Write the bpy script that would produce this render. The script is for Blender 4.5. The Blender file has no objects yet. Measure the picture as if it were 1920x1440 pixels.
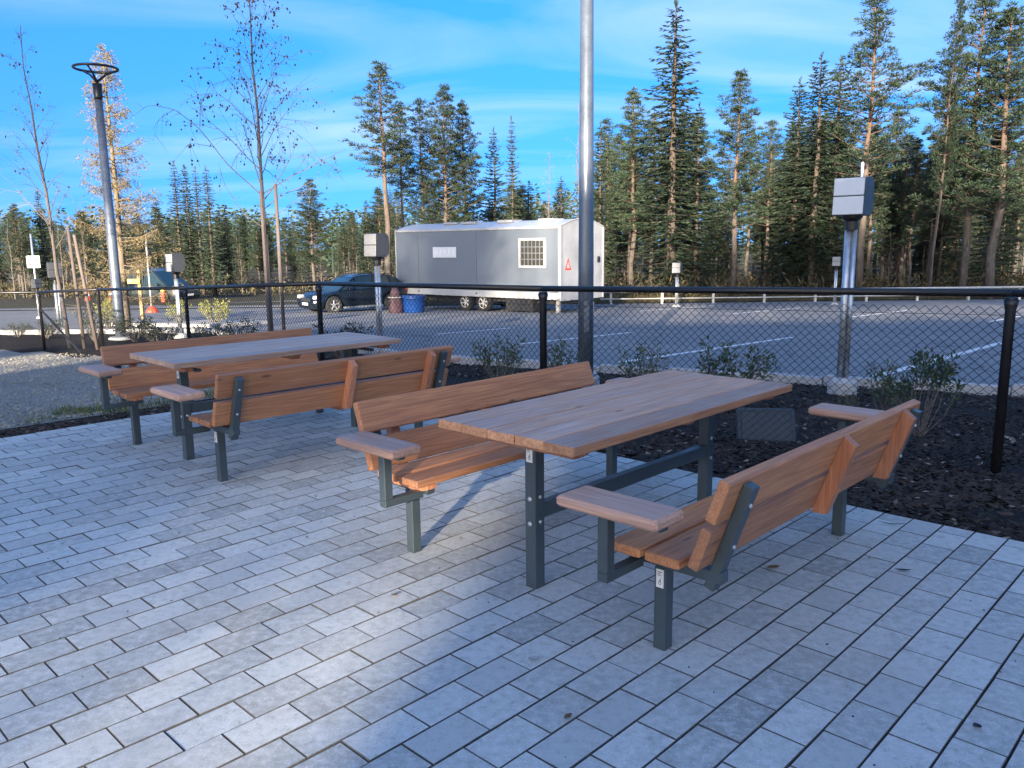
import bpy, math, random
import numpy as np
from mathutils import Vector, Matrix, Euler

R = math.radians
scene = bpy.context.scene
C = scene.collection
rng = random.Random(7)

# ------------------------------------------------------------------ camera
CAM_H, F_PX, PITCH, ROLL = 1.6, 1519.2, 0.1718, -0.0119
cd = bpy.data.cameras.new('camera')
cam = bpy.data.objects.new('camera', cd)
C.objects.link(cam)
cd.sensor_width = 36.0
cd.lens = 36.0 * F_PX / 1920.0
cd.clip_start = 0.05
cd.clip_end = 2000
cam.matrix_world = (Matrix.Translation((0, 0, CAM_H)) @ Matrix.Rotation(math.pi / 2 - PITCH, 4, 'X')
                    @ Matrix.Rotation(ROLL, 4, 'Z'))
scene.camera = cam

# ------------------------------------------------------------------ world and sun
SUN_EL = R(13.0)
SUN_DIR = Vector((-0.25, -0.968, 0)).normalized()          # horizontal direction towards the sun
world = bpy.data.worlds.new('World')
scene.world = world
world.use_nodes = True
wn, wl = world.node_tree.nodes, world.node_tree.links
wn.clear()


def N(nodes, t, **kw):
    n = nodes.new(t)
    for k, v in kw.items():
        if hasattr(n, k):
            setattr(n, k, v)
        else:
            n.inputs[k].default_value = v
    return n


def ramp(nodes, links, fac, stops):
    n = nodes.new('ShaderNodeValToRGB')
    e = n.color_ramp.elements
    while len(e) < len(stops):
        e.new(0.5)
    for i, (p, c) in enumerate(stops):
        e[i].position = p
        e[i].color = (c, c, c, 1) if isinstance(c, (int, float)) else tuple(c) + (1,)
    links.new(fac, n.inputs[0])
    return n.outputs[0]


sky = N(wn, 'ShaderNodeTexSky', sky_type='NISHITA', sun_disc=False, sun_elevation=SUN_EL,
        sun_rotation=math.atan2(SUN_DIR.x, SUN_DIR.y), air_density=1.0, dust_density=4.0, ozone_density=2.2)
# clear northern air: little whitening towards the horizon, so the dome is read a little higher than the view ray
tcs = N(wn, 'ShaderNodeTexCoord')
sva = N(wn, 'ShaderNodeVectorMath', operation='MULTIPLY_ADD')
wl.new(tcs.outputs['Generated'], sva.inputs[0])
sva.inputs[1].default_value = (1, 1, 0.66)
sva.inputs[2].default_value = (0, 0, 0.35)
svn = N(wn, 'ShaderNodeVectorMath', operation='NORMALIZE')
wl.new(sva.outputs[0], svn.inputs[0])
wl.new(svn.outputs[0], sky.inputs['Vector'])
hsv = N(wn, 'ShaderNodeHueSaturation', Saturation=1.46, Hue=0.512)
wl.new(sky.outputs[0], hsv.inputs['Color'])
tc = N(wn, 'ShaderNodeTexCoord')
sep = N(wn, 'ShaderNodeSeparateXYZ')
wl.new(tc.outputs['Generated'], sep.inputs[0])
zz = N(wn, 'ShaderNodeMath', operation='ADD')
zz.inputs[1].default_value = 0.17
wl.new(sep.outputs['Z'], zz.inputs[0])
zm = N(wn, 'ShaderNodeMath', operation='MAXIMUM')
zm.inputs[1].default_value = 0.05
wl.new(zz.outputs[0], zm.inputs[0])
dx = N(wn, 'ShaderNodeMath', operation='DIVIDE')
dy = N(wn, 'ShaderNodeMath', operation='DIVIDE')
for o, d in (('X', dx), ('Y', dy)):
    wl.new(sep.outputs[o], d.inputs[0])
    wl.new(zm.outputs[0], d.inputs[1])
cmb = N(wn, 'ShaderNodeCombineXYZ')
wl.new(dx.outputs[0], cmb.inputs[0])
wl.new(dy.outputs[0], cmb.inputs[1])
mp = N(wn, 'ShaderNodeMapping')
mp.inputs['Location'].default_value = (3, 4, 0)
mp.inputs['Rotation'].default_value = (0, 0, R(10))
mp.inputs['Scale'].default_value = (0.60, 1.45, 1)
wl.new(cmb.outputs[0], mp.inputs[0])
cn = N(wn, 'ShaderNodeTexNoise', Scale=1.05, Detail=6.0, Roughness=0.52, Distortion=1.1)
wl.new(mp.outputs[0], cn.inputs['Vector'])
cn2 = N(wn, 'ShaderNodeTexNoise', Scale=0.5, Detail=2.0)
wl.new(mp.outputs[0], cn2.inputs['Vector'])
cm = N(wn, 'ShaderNodeMath', operation='MULTIPLY')
wl.new(ramp(wn, wl, cn.outputs['Fac'], [(0.42, 0.0), (0.86, 0.75)]), cm.inputs[0])
wl.new(ramp(wn, wl, cn2.outputs['Fac'], [(0.36, 0.12), (0.60, 1.0)]), cm.inputs[1])
cmix = N(wn, 'ShaderNodeMix', data_type='RGBA')
wl.new(cm.outputs[0], cmix.inputs[0])
wl.new(hsv.outputs[0], cmix.inputs[6])
cmix.inputs[7].default_value = (1.95, 2.15, 2.35, 1)
bg = N(wn, 'ShaderNodeBackground', Strength=0.12)
wl.new(cmix.outputs[2], bg.inputs['Color'])
wo = N(wn, 'ShaderNodeOutputWorld')
wl.new(bg.outputs[0], wo.inputs['Surface'])

sd = bpy.data.lights.new('sun', 'SUN')
sd.energy = 4.1
sd.angle = R(0.9)
sd.color = (1.0, 0.86, 0.68)
sun = bpy.data.objects.new('sun', sd)
C.objects.link(sun)
sv = Vector((SUN_DIR.x * math.cos(SUN_EL), SUN_DIR.y * math.cos(SUN_EL), math.sin(SUN_EL)))
sun.rotation_euler = sv.to_track_quat('Z', 'Y').to_euler()
sun.location = (0, -30, 30)

vs = scene.view_settings
vs.view_transform = 'Standard'
vs.look = 'None'
vs.exposure = 2.2
vs.gamma = 1.0
vs.use_curve_mapping = False
scene.cycles.max_bounces = 6
scene.cycles.transparent_max_bounces = 8

# ------------------------------------------------------------------ geometry helpers
cp_, sp_ = math.cos(PITCH), math.sin(PITCH)
cr_, sr_ = math.cos(ROLL), math.sin(ROLL)


def ray(x, y):
    a, b = x - 960, y - 720
    X = a * cr_ + b * sr_
    Y = -a * sr_ + b * cr_
    ux, up = X / F_PX, -Y / F_PX
    return Vector((ux, cp_ + up * sp_, -sp_ + up * cp_))


def wp(x, y, d):
    """the place at a measured ground distance d that shows at this spot of the photograph"""
    r = ray(x, y)
    return Vector((0, 0, CAM_H)) + r * (d / r.y)


def project(p):
    x, y, z = p[0], p[1], p[2] - CAM_H
    d = y * cp_ - z * sp_
    u = y * sp_ + z * cp_
    if d < 0.05:
        return None
    X, Y = F_PX * x / d, -F_PX * u / d
    return 960 + X * cr_ - Y * sr_, 720 + X * sr_ + Y * cr_


YAW = R(44.0)
SY, CY = math.sin(YAW), math.cos(YAW)


def lonlat(x, y):
    return x * SY + y * CY, x * CY - y * SY


def xy(lon, lat):
    return lon * SY + lat * CY, lon * CY - lat * SY


LON_E, LAT_W = 4.84, -7.9


def plane_z(y):
    y = max(y, 3.3)
    if y > 60:
        return 0.085 - 0.035 * 60
    return 0.085 - 0.035 * y


def smooth(t):
    t = min(1, max(0, t))
    return t * t * (3 - 2 * t)


def G(x, y):
    lon, lat = lonlat(x, y)
    t = max(lon - LON_E, LAT_W - lat, 0)
    k = smooth(t / 3.5)
    return -0.04 * (1 - k) + plane_z(y) * k


class MB:
    """collects vertices and faces for one mesh"""

    def __init__(s):
        s.v, s.f = [], []

    def add(s, vs, fs):
        b = len(s.v)
        s.v.extend(tuple(p) for p in vs)
        s.f.extend(tuple(i + b for i in f) for f in fs)
        return s

    def box(s, x0, x1, y0, y1, z0, z1, ch=0.0):
        if ch <= 0:
            vs = [(x, y, z) for z in (z0, z1) for y in (y0, y1) for x in (x0, x1)]
            return s.add(vs, [(0, 2, 3, 1), (4, 5, 7, 6), (0, 1, 5, 4), (2, 6, 7, 3), (0, 4, 6, 2), (1, 3, 7, 5)])
        c = ch
        rings = []
        for z, i in ((z0, c), (z0 + c, 0), (z1 - c, 0), (z1, c)):
            X0, X1, Y0, Y1 = x0 + i, x1 - i, y0 + i, y1 - i
            k = c if i == 0 else c * 0.6
            rings.append([(X0 + k, Y0, z), (X1 - k, Y0, z), (X1, Y0 + k, z), (X1, Y1 - k, z),
                          (X1 - k, Y1, z), (X0 + k, Y1, z), (X0, Y1 - k, z), (X0, Y0 + k, z)])
        vs = [p for r in rings for p in r]
        fs = [tuple(range(7, -1, -1)), tuple(24 + i for i in range(8))]
        for a in range(3):
            for i in range(8):
                j = (i + 1) % 8
                fs.append((a * 8 + i, a * 8 + j, a * 8 + 8 + j, a * 8 + 8 + i))
        return s.add(vs, fs)

    def obox(s, M, sx, sy, sz, ch=0.0):
        t = MB().box(-sx / 2, sx / 2, -sy / 2, sy / 2, -sz / 2, sz / 2, ch)
        return s.add([M @ Vector(p) for p in t.v], t.f)

    def prism(s, poly, axis, a0, a1):
        """poly in the two other axes, extruded along axis (0, 1 or 2)"""
        n = len(poly)

        def P(p, a):
            return {0: (a, p[0], p[1]), 1: (p[0], a, p[1]), 2: (p[0], p[1], a)}[axis]
        vs = [P(p, a0) for p in poly] + [P(p, a1) for p in poly]
        fs = [tuple(range(n - 1, -1, -1)), tuple(range(n, 2 * n))]
        fs += [(i, (i + 1) % n, n + (i + 1) % n, n + i) for i in range(n)]
        return s.add(vs, fs)

    def tube(s, pts, rad, n=8, caps=True):
        pts = [Vector(p) for p in pts]
        if not isinstance(rad, (list, tuple)):
            rad = [rad] * len(pts)
        b = len(s.v)
        ref = None
        for i, p in enumerate(pts):
            t = (pts[min(i + 1, len(pts) - 1)] - pts[max(i - 1, 0)])
            if t.length < 1e-9:
                t = Vector((0, 0, 1))
            t.normalize()
            if ref is None:
                ref = Vector((1, 0, 0)) if abs(t.x) < 0.8 else Vector((0, 1, 0))
            u = (ref - t * ref.dot(t)).normalized()
            w = t.cross(u)
            ref = u
            for k in range(n):
                a = 2 * math.pi * k / n
                s.v.append(tuple(p + (u * math.cos(a) + w * math.sin(a)) * rad[i]))
        for i in range(len(pts) - 1):
            for k in range(n):
                k2 = (k + 1) % n
                s.f.append((b + i * n + k, b + i * n + k2, b + (i + 1) * n + k2, b + (i + 1) * n + k))
        if caps:
            s.f.append(tuple(b + k for k in range(n - 1, -1, -1)))
            e = b + (len(pts) - 1) * n
            s.f.append(tuple(e + k for k in range(n)))
        return s

    def torus(s, c, R_, r_, nu=28, nv=8, axis='Z'):
        b = len(s.v)
        for i in range(nu):
            a = 2 * math.pi * i / nu
            for j in range(nv):
                q = 2 * math.pi * j / nv
                l = R_ + r_ * math.cos(q)
                p = (l * math.cos(a), l * math.sin(a), r_ * math.sin(q))
                if axis == 'Y':
                    p = (p[0], p[2], p[1])
                s.v.append((c[0] + p[0], c[1] + p[1], c[2] + p[2]))
        for i in range(nu):
            for j in range(nv):
                i2, j2 = (i + 1) % nu, (j + 1) % nv
                s.f.append((b + i * nv + j, b + i2 * nv + j, b + i2 * nv + j2, b + i * nv + j2))
        return s

    def mesh(s, name):
        me = bpy.data.meshes.new(name)
        me.from_pydata([tuple(p) for p in s.v], [], s.f)
        me.update()
        return me


def obj(name, m, mats=None, parent=None, loc=None, smooth_=False, fixn=False):
    me = m.mesh(name) if isinstance(m, MB) else m
    if fixn:
        import bmesh
        bm = bmesh.new()
        bm.from_mesh(me)
        bmesh.ops.recalc_face_normals(bm, faces=bm.faces)
        bm.to_mesh(me)
        bm.free()
    if mats is not None and not me.materials:
        for q in (mats if isinstance(mats, (list, tuple)) else [mats]):
            me.materials.append(q)
    if smooth_:
        me.polygons.foreach_set('use_smooth', [True] * len(me.polygons))
    o = bpy.data.objects.new(name, me)
    C.objects.link(o)
    if parent is not None:
        o.parent = parent
    if loc is not None:
        o.location = loc
    return o


def tag(o, label=None, cat=None, group=None, kind=None):
    if label:
        o['label'] = label
    if cat:
        o['category'] = cat
    if group:
        o['group'] = group
    if kind:
        o['kind'] = kind
    return o


def thing(name, label, cat, loc=(0, 0, 0), rz=0.0, group=None):
    o = bpy.data.objects.new(name, None)
    o.empty_display_size = 0.2
    C.objects.link(o)
    o.location = loc
    o.rotation_euler = (0, 0, rz)
    return tag(o, label, cat, group)


def copy_tree(o, parent=None):
    c = o.copy()
    C.objects.link(c)
    if parent is not None:
        c.parent = parent
    for ch in list(o.children):
        copy_tree(ch, c)
    return c


def relabel(o, label):
    o['label'] = label
    return o


# ------------------------------------------------------------------ materials
def base_mat(name, rough=0.6, metal=0.0, spec=0.5):
    m = bpy.data.materials.new(name)
    m.use_nodes = True
    nt = m.node_tree
    b = nt.nodes['Principled BSDF']
    b.inputs['Roughness'].default_value = rough
    b.inputs['Metallic'].default_value = metal
    b.inputs['Specular IOR Level'].default_value = spec
    return m, nt.nodes, nt.links, b


def mixc(nodes, links, fac, a, b):
    n = nodes.new('ShaderNodeMix')
    n.data_type = 'RGBA'
    if isinstance(fac, (int, float)):
        n.inputs[0].default_value = fac
    else:
        links.new(fac, n.inputs[0])
    for i, c in ((6, a), (7, b)):
        if isinstance(c, tuple):
            n.inputs[i].default_value = c + (1,) if len(c) == 3 else c
        else:
            links.new(c, n.inputs[i])
    return n.outputs[2]


def noise(nodes, links, vec, scale, detail=3.0, rough=0.55, dist=0.0):
    n = N(nodes, 'ShaderNodeTexNoise', Scale=scale, Detail=detail, Roughness=rough, Distortion=dist)
    if vec is not None:
        links.new(vec, n.inputs['Vector'])
    return n.outputs['Fac']


def mul(nodes, links, a, b, op='MULTIPLY'):
    n = nodes.new('ShaderNodeMath')
    n.operation = op
    for i, q in enumerate((a, b)):
        if isinstance(q, (int, float)):
            n.inputs[i].default_value = q
        else:
            links.new(q, n.inputs[i])
    return n.outputs[0]


def bump(nodes, links, b, h, strength, dist=0.01):
    n = N(nodes, 'ShaderNodeBump', Strength=strength, Distance=dist)
    links.new(h, n.inputs['Height'])
    links.new(n.outputs[0], b.inputs['Normal'])


def plain(name, col, rough=0.5, metal=0.0, var=0.12, scale=6.0, bmp=0.0, spec=0.5):
    """paint or metal with a little wear"""
    m, n, l, b = base_mat(name, rough, metal, spec)
    tc_ = N(n, 'ShaderNodeTexCoord')
    f = noise(n, l, tc_.outputs['Object'], scale, 5.0, 0.6)
    lo = tuple(c * (1 - var) for c in col)
    hi = tuple(min(1, c * (1 + var)) for c in col)
    l.new(mixc(n, l, ramp(n, l, f, [(0.3, 0.0), (0.7, 1.0)]), lo, hi), b.inputs['Base Color'])
    l.new(ramp(n, l, f, [(0.3, max(0, rough - 0.08)), (0.7, min(1, rough + 0.1))]), b.inputs['Roughness'])
    if bmp:
        f2 = noise(n, l, tc_.outputs['Object'], scale * 12, 3.0)
        bump(n, l, b, f2, bmp, 0.004)
    return m


def wood(name, dark, light, axis, rough=0.5, grey=0.0, spec=0.4):
    """planed and oiled boards; axis is the direction of the grain"""
    m, n, l, b = base_mat(name, rough, 0, spec)
    tc_ = N(n, 'ShaderNodeTexCoord')
    oi = N(n, 'ShaderNodeObjectInfo')
    off = N(n, 'ShaderNodeVectorMath', operation='SCALE')
    l.new(oi.outputs['Random'], off.inputs[0])
    off.inputs['Scale'].default_value = 37.0
    ad = N(n, 'ShaderNodeVectorMath', operation='ADD')
    l.new(tc_.outputs['Object'], ad.inputs[0])
    l.new(off.outputs[0], ad.inputs[1])
    mpn = N(n, 'ShaderNodeMapping')
    s = [26.0, 26.0, 26.0]
    s[axis] = 1.3
    mpn.inputs['Scale'].default_value = s
    l.new(ad.outputs[0], mpn.inputs[0])
    g1 = noise(n, l, mpn.outputs[0], 1.0, 4.0, 0.6, 1.6)
    mp2 = N(n, 'ShaderNodeMapping')
    s2 = [130.0, 130.0, 130.0]
    s2[axis] = 4.0
    mp2.inputs['Scale'].default_value = s2
    l.new(ad.outputs[0], mp2.inputs[0])
    g2 = noise(n, l, mp2.outputs[0], 1.0, 2.0)
    big = noise(n, l, ad.outputs[0], 2.2, 2.0)
    col = mixc(n, l, ramp(n, l, g1, [(0.28, 0.0), (0.72, 1.0)]), dark, light)
    col = mixc(n, l, mul(n, l, ramp(n, l, g2, [(0.35, 1.0), (0.62, 0.0)]), 0.45), col, tuple(c * 0.5 for c in dark))
    # knots: sparse, stretched along the grain
    mp3 = N(n, 'ShaderNodeMapping')
    s3 = [11.0, 11.0, 11.0]
    s3[axis] = 3.4
    mp3.inputs['Scale'].default_value = s3
    l.new(ad.outputs[0], mp3.inputs[0])
    vo = N(n, 'ShaderNodeTexVoronoi', Scale=1.0)
    l.new(mp3.outputs[0], vo.inputs['Vector'])
    kn = ramp(n, l, vo.outputs['Distance'], [(0.07, 1.0), (0.16, 0.0)])
    wn_ = N(n, 'ShaderNodeSeparateColor')
    l.new(vo.outputs['Color'], wn_.inputs[0])
    pick = ramp(n, l, wn_.outputs[0], [(0.80, 0.0), (0.82, 1.0)])
    col = mixc(n, l, mul(n, l, mul(n, l, kn, pick), 0.8), col, tuple(c * 0.28 for c in dark))
    # tone differs from board to board
    hs = N(n, 'ShaderNodeHueSaturation')
    l.new(ramp(n, l, oi.outputs['Random'], [(0.0, 0.72), (1.0, 1.2)]), hs.inputs['Value'])
    l.new(col, hs.inputs['Color'])
    col = hs.outputs[0]
    if grey > 0:
        f = ramp(n, l, big, [(0.3, grey * 0.5), (0.7, grey)])
        col = mixc(n, l, f, col, (0.60, 0.51, 0.50))
    l.new(col, b.inputs['Base Color'])
    l.new(ramp(n, l, big, [(0.3, rough - 0.1), (0.7, rough + 0.12)]), b.inputs['Roughness'])
    bump(n, l, b, g1, 0.25, 0.004)
    return m


def mat_paver():
    m, n, l, b = base_mat('paver_concrete', 0.85, 0, 0.35)
    ge = N(n, 'ShaderNodeNewGeometry')
    oi = N(n, 'ShaderNodeObjectInfo')
    rsum = mul(n, l, oi.outputs['Random'], ge.outputs['Random Per Island'], 'ADD')
    rnd = mul(n, l, rsum, 1.0, 'FRACT')
    p = ge.outputs['Position']
    fine = noise(n, l, p, 260, 3.0, 0.7)
    mid = noise(n, l, p, 26, 4.0, 0.65)
    big = noise(n, l, p, 1.1, 3.0, 0.55)
    tone = mixc(n, l, ramp(n, l, rnd, [(0.0, 0.0), (0.10, 0.25), (0.55, 0.6), (1.0, 1.0)]),
                (0.32, 0.335, 0.315), (0.58, 0.605, 0.57))
    tone = mixc(n, l, mul(n, l, ramp(n, l, mid, [(0.47, 0.0), (0.68, 1.0)]), 0.55), tone, (0.68, 0.68, 0.66))
    tone = mixc(n, l, mul(n, l, ramp(n, l, mid, [(0.30, 1.0), (0.46, 0.0)]), 0.45), tone, (0.24, 0.23, 0.21))
    tone = mixc(n, l, mul(n, l, ramp(n, l, fine, [(0.33, 1.0), (0.50, 0.0)]), 0.35), tone, (0.2, 0.2, 0.2))
    speck = noise(n, l, p, 120, 2.0, 0.6)
    tone = mixc(n, l, mul(n, l, ramp(n, l, speck, [(0.62, 0.0), (0.70, 1.0)]), 0.6), tone, (0.80, 0.80, 0.78))
    tone = mixc(n, l, mul(n, l, ramp(n, l, speck, [(0.28, 1.0), (0.36, 0.0)]), 0.6), tone, (0.13, 0.125, 0.12))
    # sand washed into the joints and over some stones
    tone = mixc(n, l, mul(n, l, ramp(n, l, big, [(0.52, 0.0), (0.70, 1.0)]), 0.30), tone, (0.42, 0.375, 0.31))
    blot = noise(n, l, p, 5.5, 5.0, 0.7, 0.4)
    tone = mixc(n, l, mul(n, l, ramp(n, l, blot, [(0.30, 1.0), (0.44, 0.0)]), 0.35), tone, (0.24, 0.225, 0.20))
    tone = mixc(n, l, mul(n, l, ramp(n, l, blot, [(0.58, 0.0), (0.70, 1.0)]), 0.30), tone, (0.70, 0.70, 0.69))
    oneish = ramp(n, l, mul(n, l, rnd, 7.31, 'MULTIPLY') if False else rnd, [(0.86, 0.0), (0.88, 1.0)])
    tone = mixc(n, l, mul(n, l, oneish, 0.35), tone, (0.27, 0.275, 0.275))
    sep_ = N(n, 'ShaderNodeSeparateXYZ')
    l.new(p, sep_.inputs[0])
    l.new(tone, b.inputs['Base Color'])
    bump(n, l, b, mixc(n, l, 0.5, fine, mid), 0.55, 0.003)
    return m


def mat_ground(name, c1, c2, scale, rough=0.95, c3=None, bmp=0.6, bd=0.03):
    m, n, l, b = base_mat(name, rough, 0, 0.2)
    ge = N(n, 'ShaderNodeNewGeometry')
    p = ge.outputs['Position']
    f = noise(n, l, p, scale, 6.0, 0.7)
    f2 = noise(n, l, p, scale * 0.11, 3.0)
    col = mixc(n, l, ramp(n, l, f, [(0.32, 0.0), (0.68, 1.0)]), c1, c2)
    if c3:
        col = mixc(n, l, ramp(n, l, f2, [(0.42, 0.0), (0.62, 0.8)]), col, c3)
    l.new(col, b.inputs['Base Color'])
    bump(n, l, b, f, bmp, bd)
    return m


def mat_leaf(name, c1, c2, rough=0.6, trans=0.0, spec=0.3, c3=None, p3=0.05):
    m, n, l, b = base_mat(name, rough, 0, spec)
    ge = N(n, 'ShaderNodeNewGeometry')
    oi = N(n, 'ShaderNodeObjectInfo')
    f = noise(n, l, ge.outputs['Position'], 0.9, 2.0)
    a = mul(n, l, mul(n, l, f, 0.9), mul(n, l, ge.outputs['Random Per Island'], 0.55), 'ADD')
    col = mixc(n, l, ramp(n, l, a, [(0.35, 0.0), (0.95, 1.0)]), c1, c2)
    if c3:
        col = mixc(n, l, ramp(n, l, ge.outputs['Random Per Island'], [(1 - p3 - 0.01, 0.0), (1 - p3, 1.0)]), col, c3)
    hs = N(n, 'ShaderNodeHueSaturation')
    l.new(ramp(n, l, oi.outputs['Random'], [(0.0, 0.75), (1.0, 1.3)]), hs.inputs['Value'])
    l.new(ramp(n, l, oi.outputs['Random'], [(0.0, 0.515), (1.0, 0.485)]), hs.inputs['Hue'])
    l.new(col, hs.inputs['Color'])
    l.new(hs.outputs[0], b.inputs['Base Color'])
    return m


def mat_bark(name, low, high, z0, z1):
    """bark that changes from low to high between two heights of the trunk"""
    m, n, l, b = base_mat(name, 0.9, 0, 0.2)
    tc_ = N(n, 'ShaderNodeTexCoord')
    sx = N(n, 'ShaderNodeSeparateXYZ')
    l.new(tc_.outputs['Object'], sx.inputs[0])
    mr = N(n, 'ShaderNodeMapRange')
    mr.inputs[1].default_value = z0
    mr.inputs[2].default_value = z1
    l.new(sx.outputs['Z'], mr.inputs[0])
    mpn = N(n, 'ShaderNodeMapping')
    mpn.inputs['Scale'].default_value = (14, 14, 3)
    l.new(tc_.outputs['Object'], mpn.inputs[0])
    f = noise(n, l, mpn.outputs[0], 1.0, 4.0, 0.6)
    col = mixc(n, l, mr.outputs[0], low, high)
    col = mixc(n, l, ramp(n, l, f, [(0.35, 0.65), (0.62, 0.0)]), col, tuple(c * 0.35 for c in low))
    l.new(col, b.inputs['Base Color'])
    bump(n, l, b, f, 0.5, 0.02)
    return m


def glass_dark(name, col=(0.02, 0.03, 0.035), rough=0.05):
    m, n, l, b = base_mat(name, rough, 0, 0.8)
    b.inputs['Base Color'].default_value = col + (1,)
    return m


M = {}
M['steel_paint'] = plain('grey_powder_coat', (0.055, 0.075, 0.085), 0.42, 0.0, 0.14, 5.0, 0.08)
M['galv'] = plain('galvanised_steel', (0.46, 0.49, 0.52), 0.38, 0.75, 0.22, 9.0, 0.05)
M['pole_grey'] = plain('lamp_pole_steel', (0.14, 0.165, 0.20), 0.40, 0.45, 0.15, 5.0, 0.03)
M['black'] = plain('black_coating', (0.012, 0.012, 0.014), 0.38, 0.0, 0.2, 8.0, 0.05)
M['wire'] = plain('black_wire_coating', (0.012, 0.014, 0.016), 0.45)
M['box_dark'] = plain('dark_grey_plastic', (0.045, 0.05, 0.058), 0.5)
M['box_light'] = plain('light_grey_plastic', (0.66, 0.68, 0.70), 0.5, 0, 0.04)
M['box_mid'] = plain('mid_grey_plastic', (0.22, 0.225, 0.235), 0.5, 0, 0.06)
M['white'] = plain('white_print', (0.75, 0.75, 0.74), 0.5, 0, 0.06)
M['ink'] = plain('black_print', (0.02, 0.02, 0.02), 0.6)
M['zinc'] = plain('zinc_bolt', (0.6, 0.62, 0.64), 0.3, 0.8)
M['board'] = wood('oiled_pine_board', (0.41, 0.142, 0.048), (0.70, 0.305, 0.112), 1, 0.5, 0.12, 0.2)
M['board_table'] = wood('weathered_table_board', (0.46, 0.19, 0.083), (0.76, 0.405, 0.205), 1, 0.42, 0.06, 0.33)
M['board_table2'] = wood('greyed_table_board', (0.42, 0.22, 0.12), (0.72, 0.46, 0.28), 1, 0.45, 0.22, 0.33)
M['board_arm'] = wood('oiled_pine_armrest', (0.44, 0.20, 0.105), (0.74, 0.40, 0.23), 0, 0.48, 0.28, 0.25)
M['batten'] = wood('oiled_pine_batten', (0.38, 0.122, 0.048), (0.66, 0.265, 0.11), 2, 0.5, 0.14, 0.16)
M['stake'] = wood('raw_wood_stake', (0.07, 0.052, 0.04), (0.17, 0.125, 0.095), 2, 0.85, 0.15)
M['stake_yellow'] = wood('fresh_wood_post', (0.45, 0.30, 0.14), (0.68, 0.50, 0.26), 2, 0.8)
M['paver'] = mat_paver()
M['joint'] = mat_ground('joint_sand', (0.03, 0.028, 0.026), (0.11, 0.10, 0.09), 60)
M['paver_edge'] = mat_ground('shaded_paver_edge', (0.075, 0.073, 0.068), (0.15, 0.147, 0.137), 60, 0.95, None, 0.2)  # joint shade painted as a dark tone on paver sides and chamfers
M['soil'] = mat_ground('dark_mulch_soil', (0.008, 0.007, 0.006), (0.045, 0.034, 0.026), 22, 0.95, (0.026, 0.02, 0.016), 1.0, 0.05)
M['gravel_bed'] = mat_ground('gravel_bed', (0.16, 0.155, 0.145), (0.44, 0.42, 0.38), 42, 0.95, (0.26, 0.25, 0.22), 1.0, 0.03)
M['stone'] = mat_leaf('gravel_stone', (0.17, 0.16, 0.135), (0.48, 0.445, 0.37), 0.85)
M['chip'] = mat_leaf('bark_chip', (0.009, 0.007, 0.006), (0.052, 0.038, 0.028), 0.9, c3=(0.26, 0.21, 0.16), p3=0.02)
M['asphalt'] = mat_ground('asphalt', (0.17, 0.175, 0.18), (0.27, 0.27, 0.268), 70, 0.75, (0.25, 0.245, 0.235), 0.3, 0.01)


def mat_asphalt():
    m, n, l, b = base_mat('asphalt', 0.8, 0, 0.4)
    ge = N(n, 'ShaderNodeNewGeometry')
    p = ge.outputs['Position']
    f = noise(n, l, p, 70, 4.0, 0.7)
    big = noise(n, l, p, 0.35, 4.0, 0.6, 0.5)
    mid_ = noise(n, l, p, 2.2, 5.0, 0.65)
    col = mixc(n, l, ramp(n, l, f, [(0.32, 0.0), (0.68, 1.0)]), (0.15, 0.155, 0.16), (0.25, 0.25, 0.248))
    col = mixc(n, l, mul(n, l, ramp(n, l, big, [(0.48, 0.0), (0.62, 1.0)]), 0.55), col, (0.27, 0.262, 0.248))
    col = mixc(n, l, mul(n, l, ramp(n, l, mid_, [(0.30, 1.0), (0.42, 0.0)]), 0.45), col, (0.09, 0.09, 0.092))
    wv = N(n, 'ShaderNodeVectorMath', operation='ADD')
    nz = N(n, 'ShaderNodeTexNoise', Scale=0.9, Detail=3.0)
    l.new(p, nz.inputs['Vector'])
    l.new(p, wv.inputs[0])
    l.new(nz.outputs['Color'], wv.inputs[1])
    vo = N(n, 'ShaderNodeTexVoronoi', feature='DISTANCE_TO_EDGE', Scale=0.22)
    l.new(wv.outputs[0], vo.inputs['Vector'])
    col = mixc(n, l, mul(n, l, ramp(n, l, vo.outputs['Distance'], [(0.002, 1.0), (0.006, 0.0)]), 0.8), col, (0.05, 0.05, 0.05))
    l.new(col, b.inputs['Base Color'])
    bump(n, l, b, f, 0.3, 0.01)
    return m


M['asphalt'] = mat_asphalt()
M['paint_line'] = mat_ground('road_paint', (0.62, 0.62, 0.60), (0.80, 0.80, 0.78), 30, 0.8, None, 0.1)
M['kerb'] = mat_ground('kerb_granite', (0.32, 0.32, 0.32), (0.50, 0.50, 0.49), 40, 0.85, None, 0.3)
M['forest_floor'] = mat_ground('forest_floor', (0.03, 0.026, 0.018), (0.10, 0.08, 0.05), 2.5, 0.95, (0.05, 0.055, 0.028), 0.8, 0.1)
M['spruce'] = mat_leaf('spruce_needles', (0.011, 0.024, 0.016), (0.034, 0.052, 0.027), 0.6)
M['pine'] = mat_leaf('pine_needles', (0.014, 0.030, 0.020), (0.040, 0.062, 0.033), 0.6)
M['larch'] = mat_leaf('larch_needles', (0.085, 0.072, 0.033), (0.165, 0.14, 0.062), 0.7)
M['bush'] = mat_leaf('evergreen_leaf', (0.018, 0.045, 0.014), (0.075, 0.12, 0.035), 0.35, 0, 0.5, (0.16, 0.05, 0.03), 0.05)
M['bush_dark'] = mat_leaf('dark_evergreen_leaf', (0.012, 0.022, 0.012), (0.04, 0.055, 0.025), 0.5)
M['bush_yellow'] = mat_leaf('yellow_green_leaf', (0.14, 0.15, 0.03), (0.34, 0.33, 0.07), 0.6)
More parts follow.
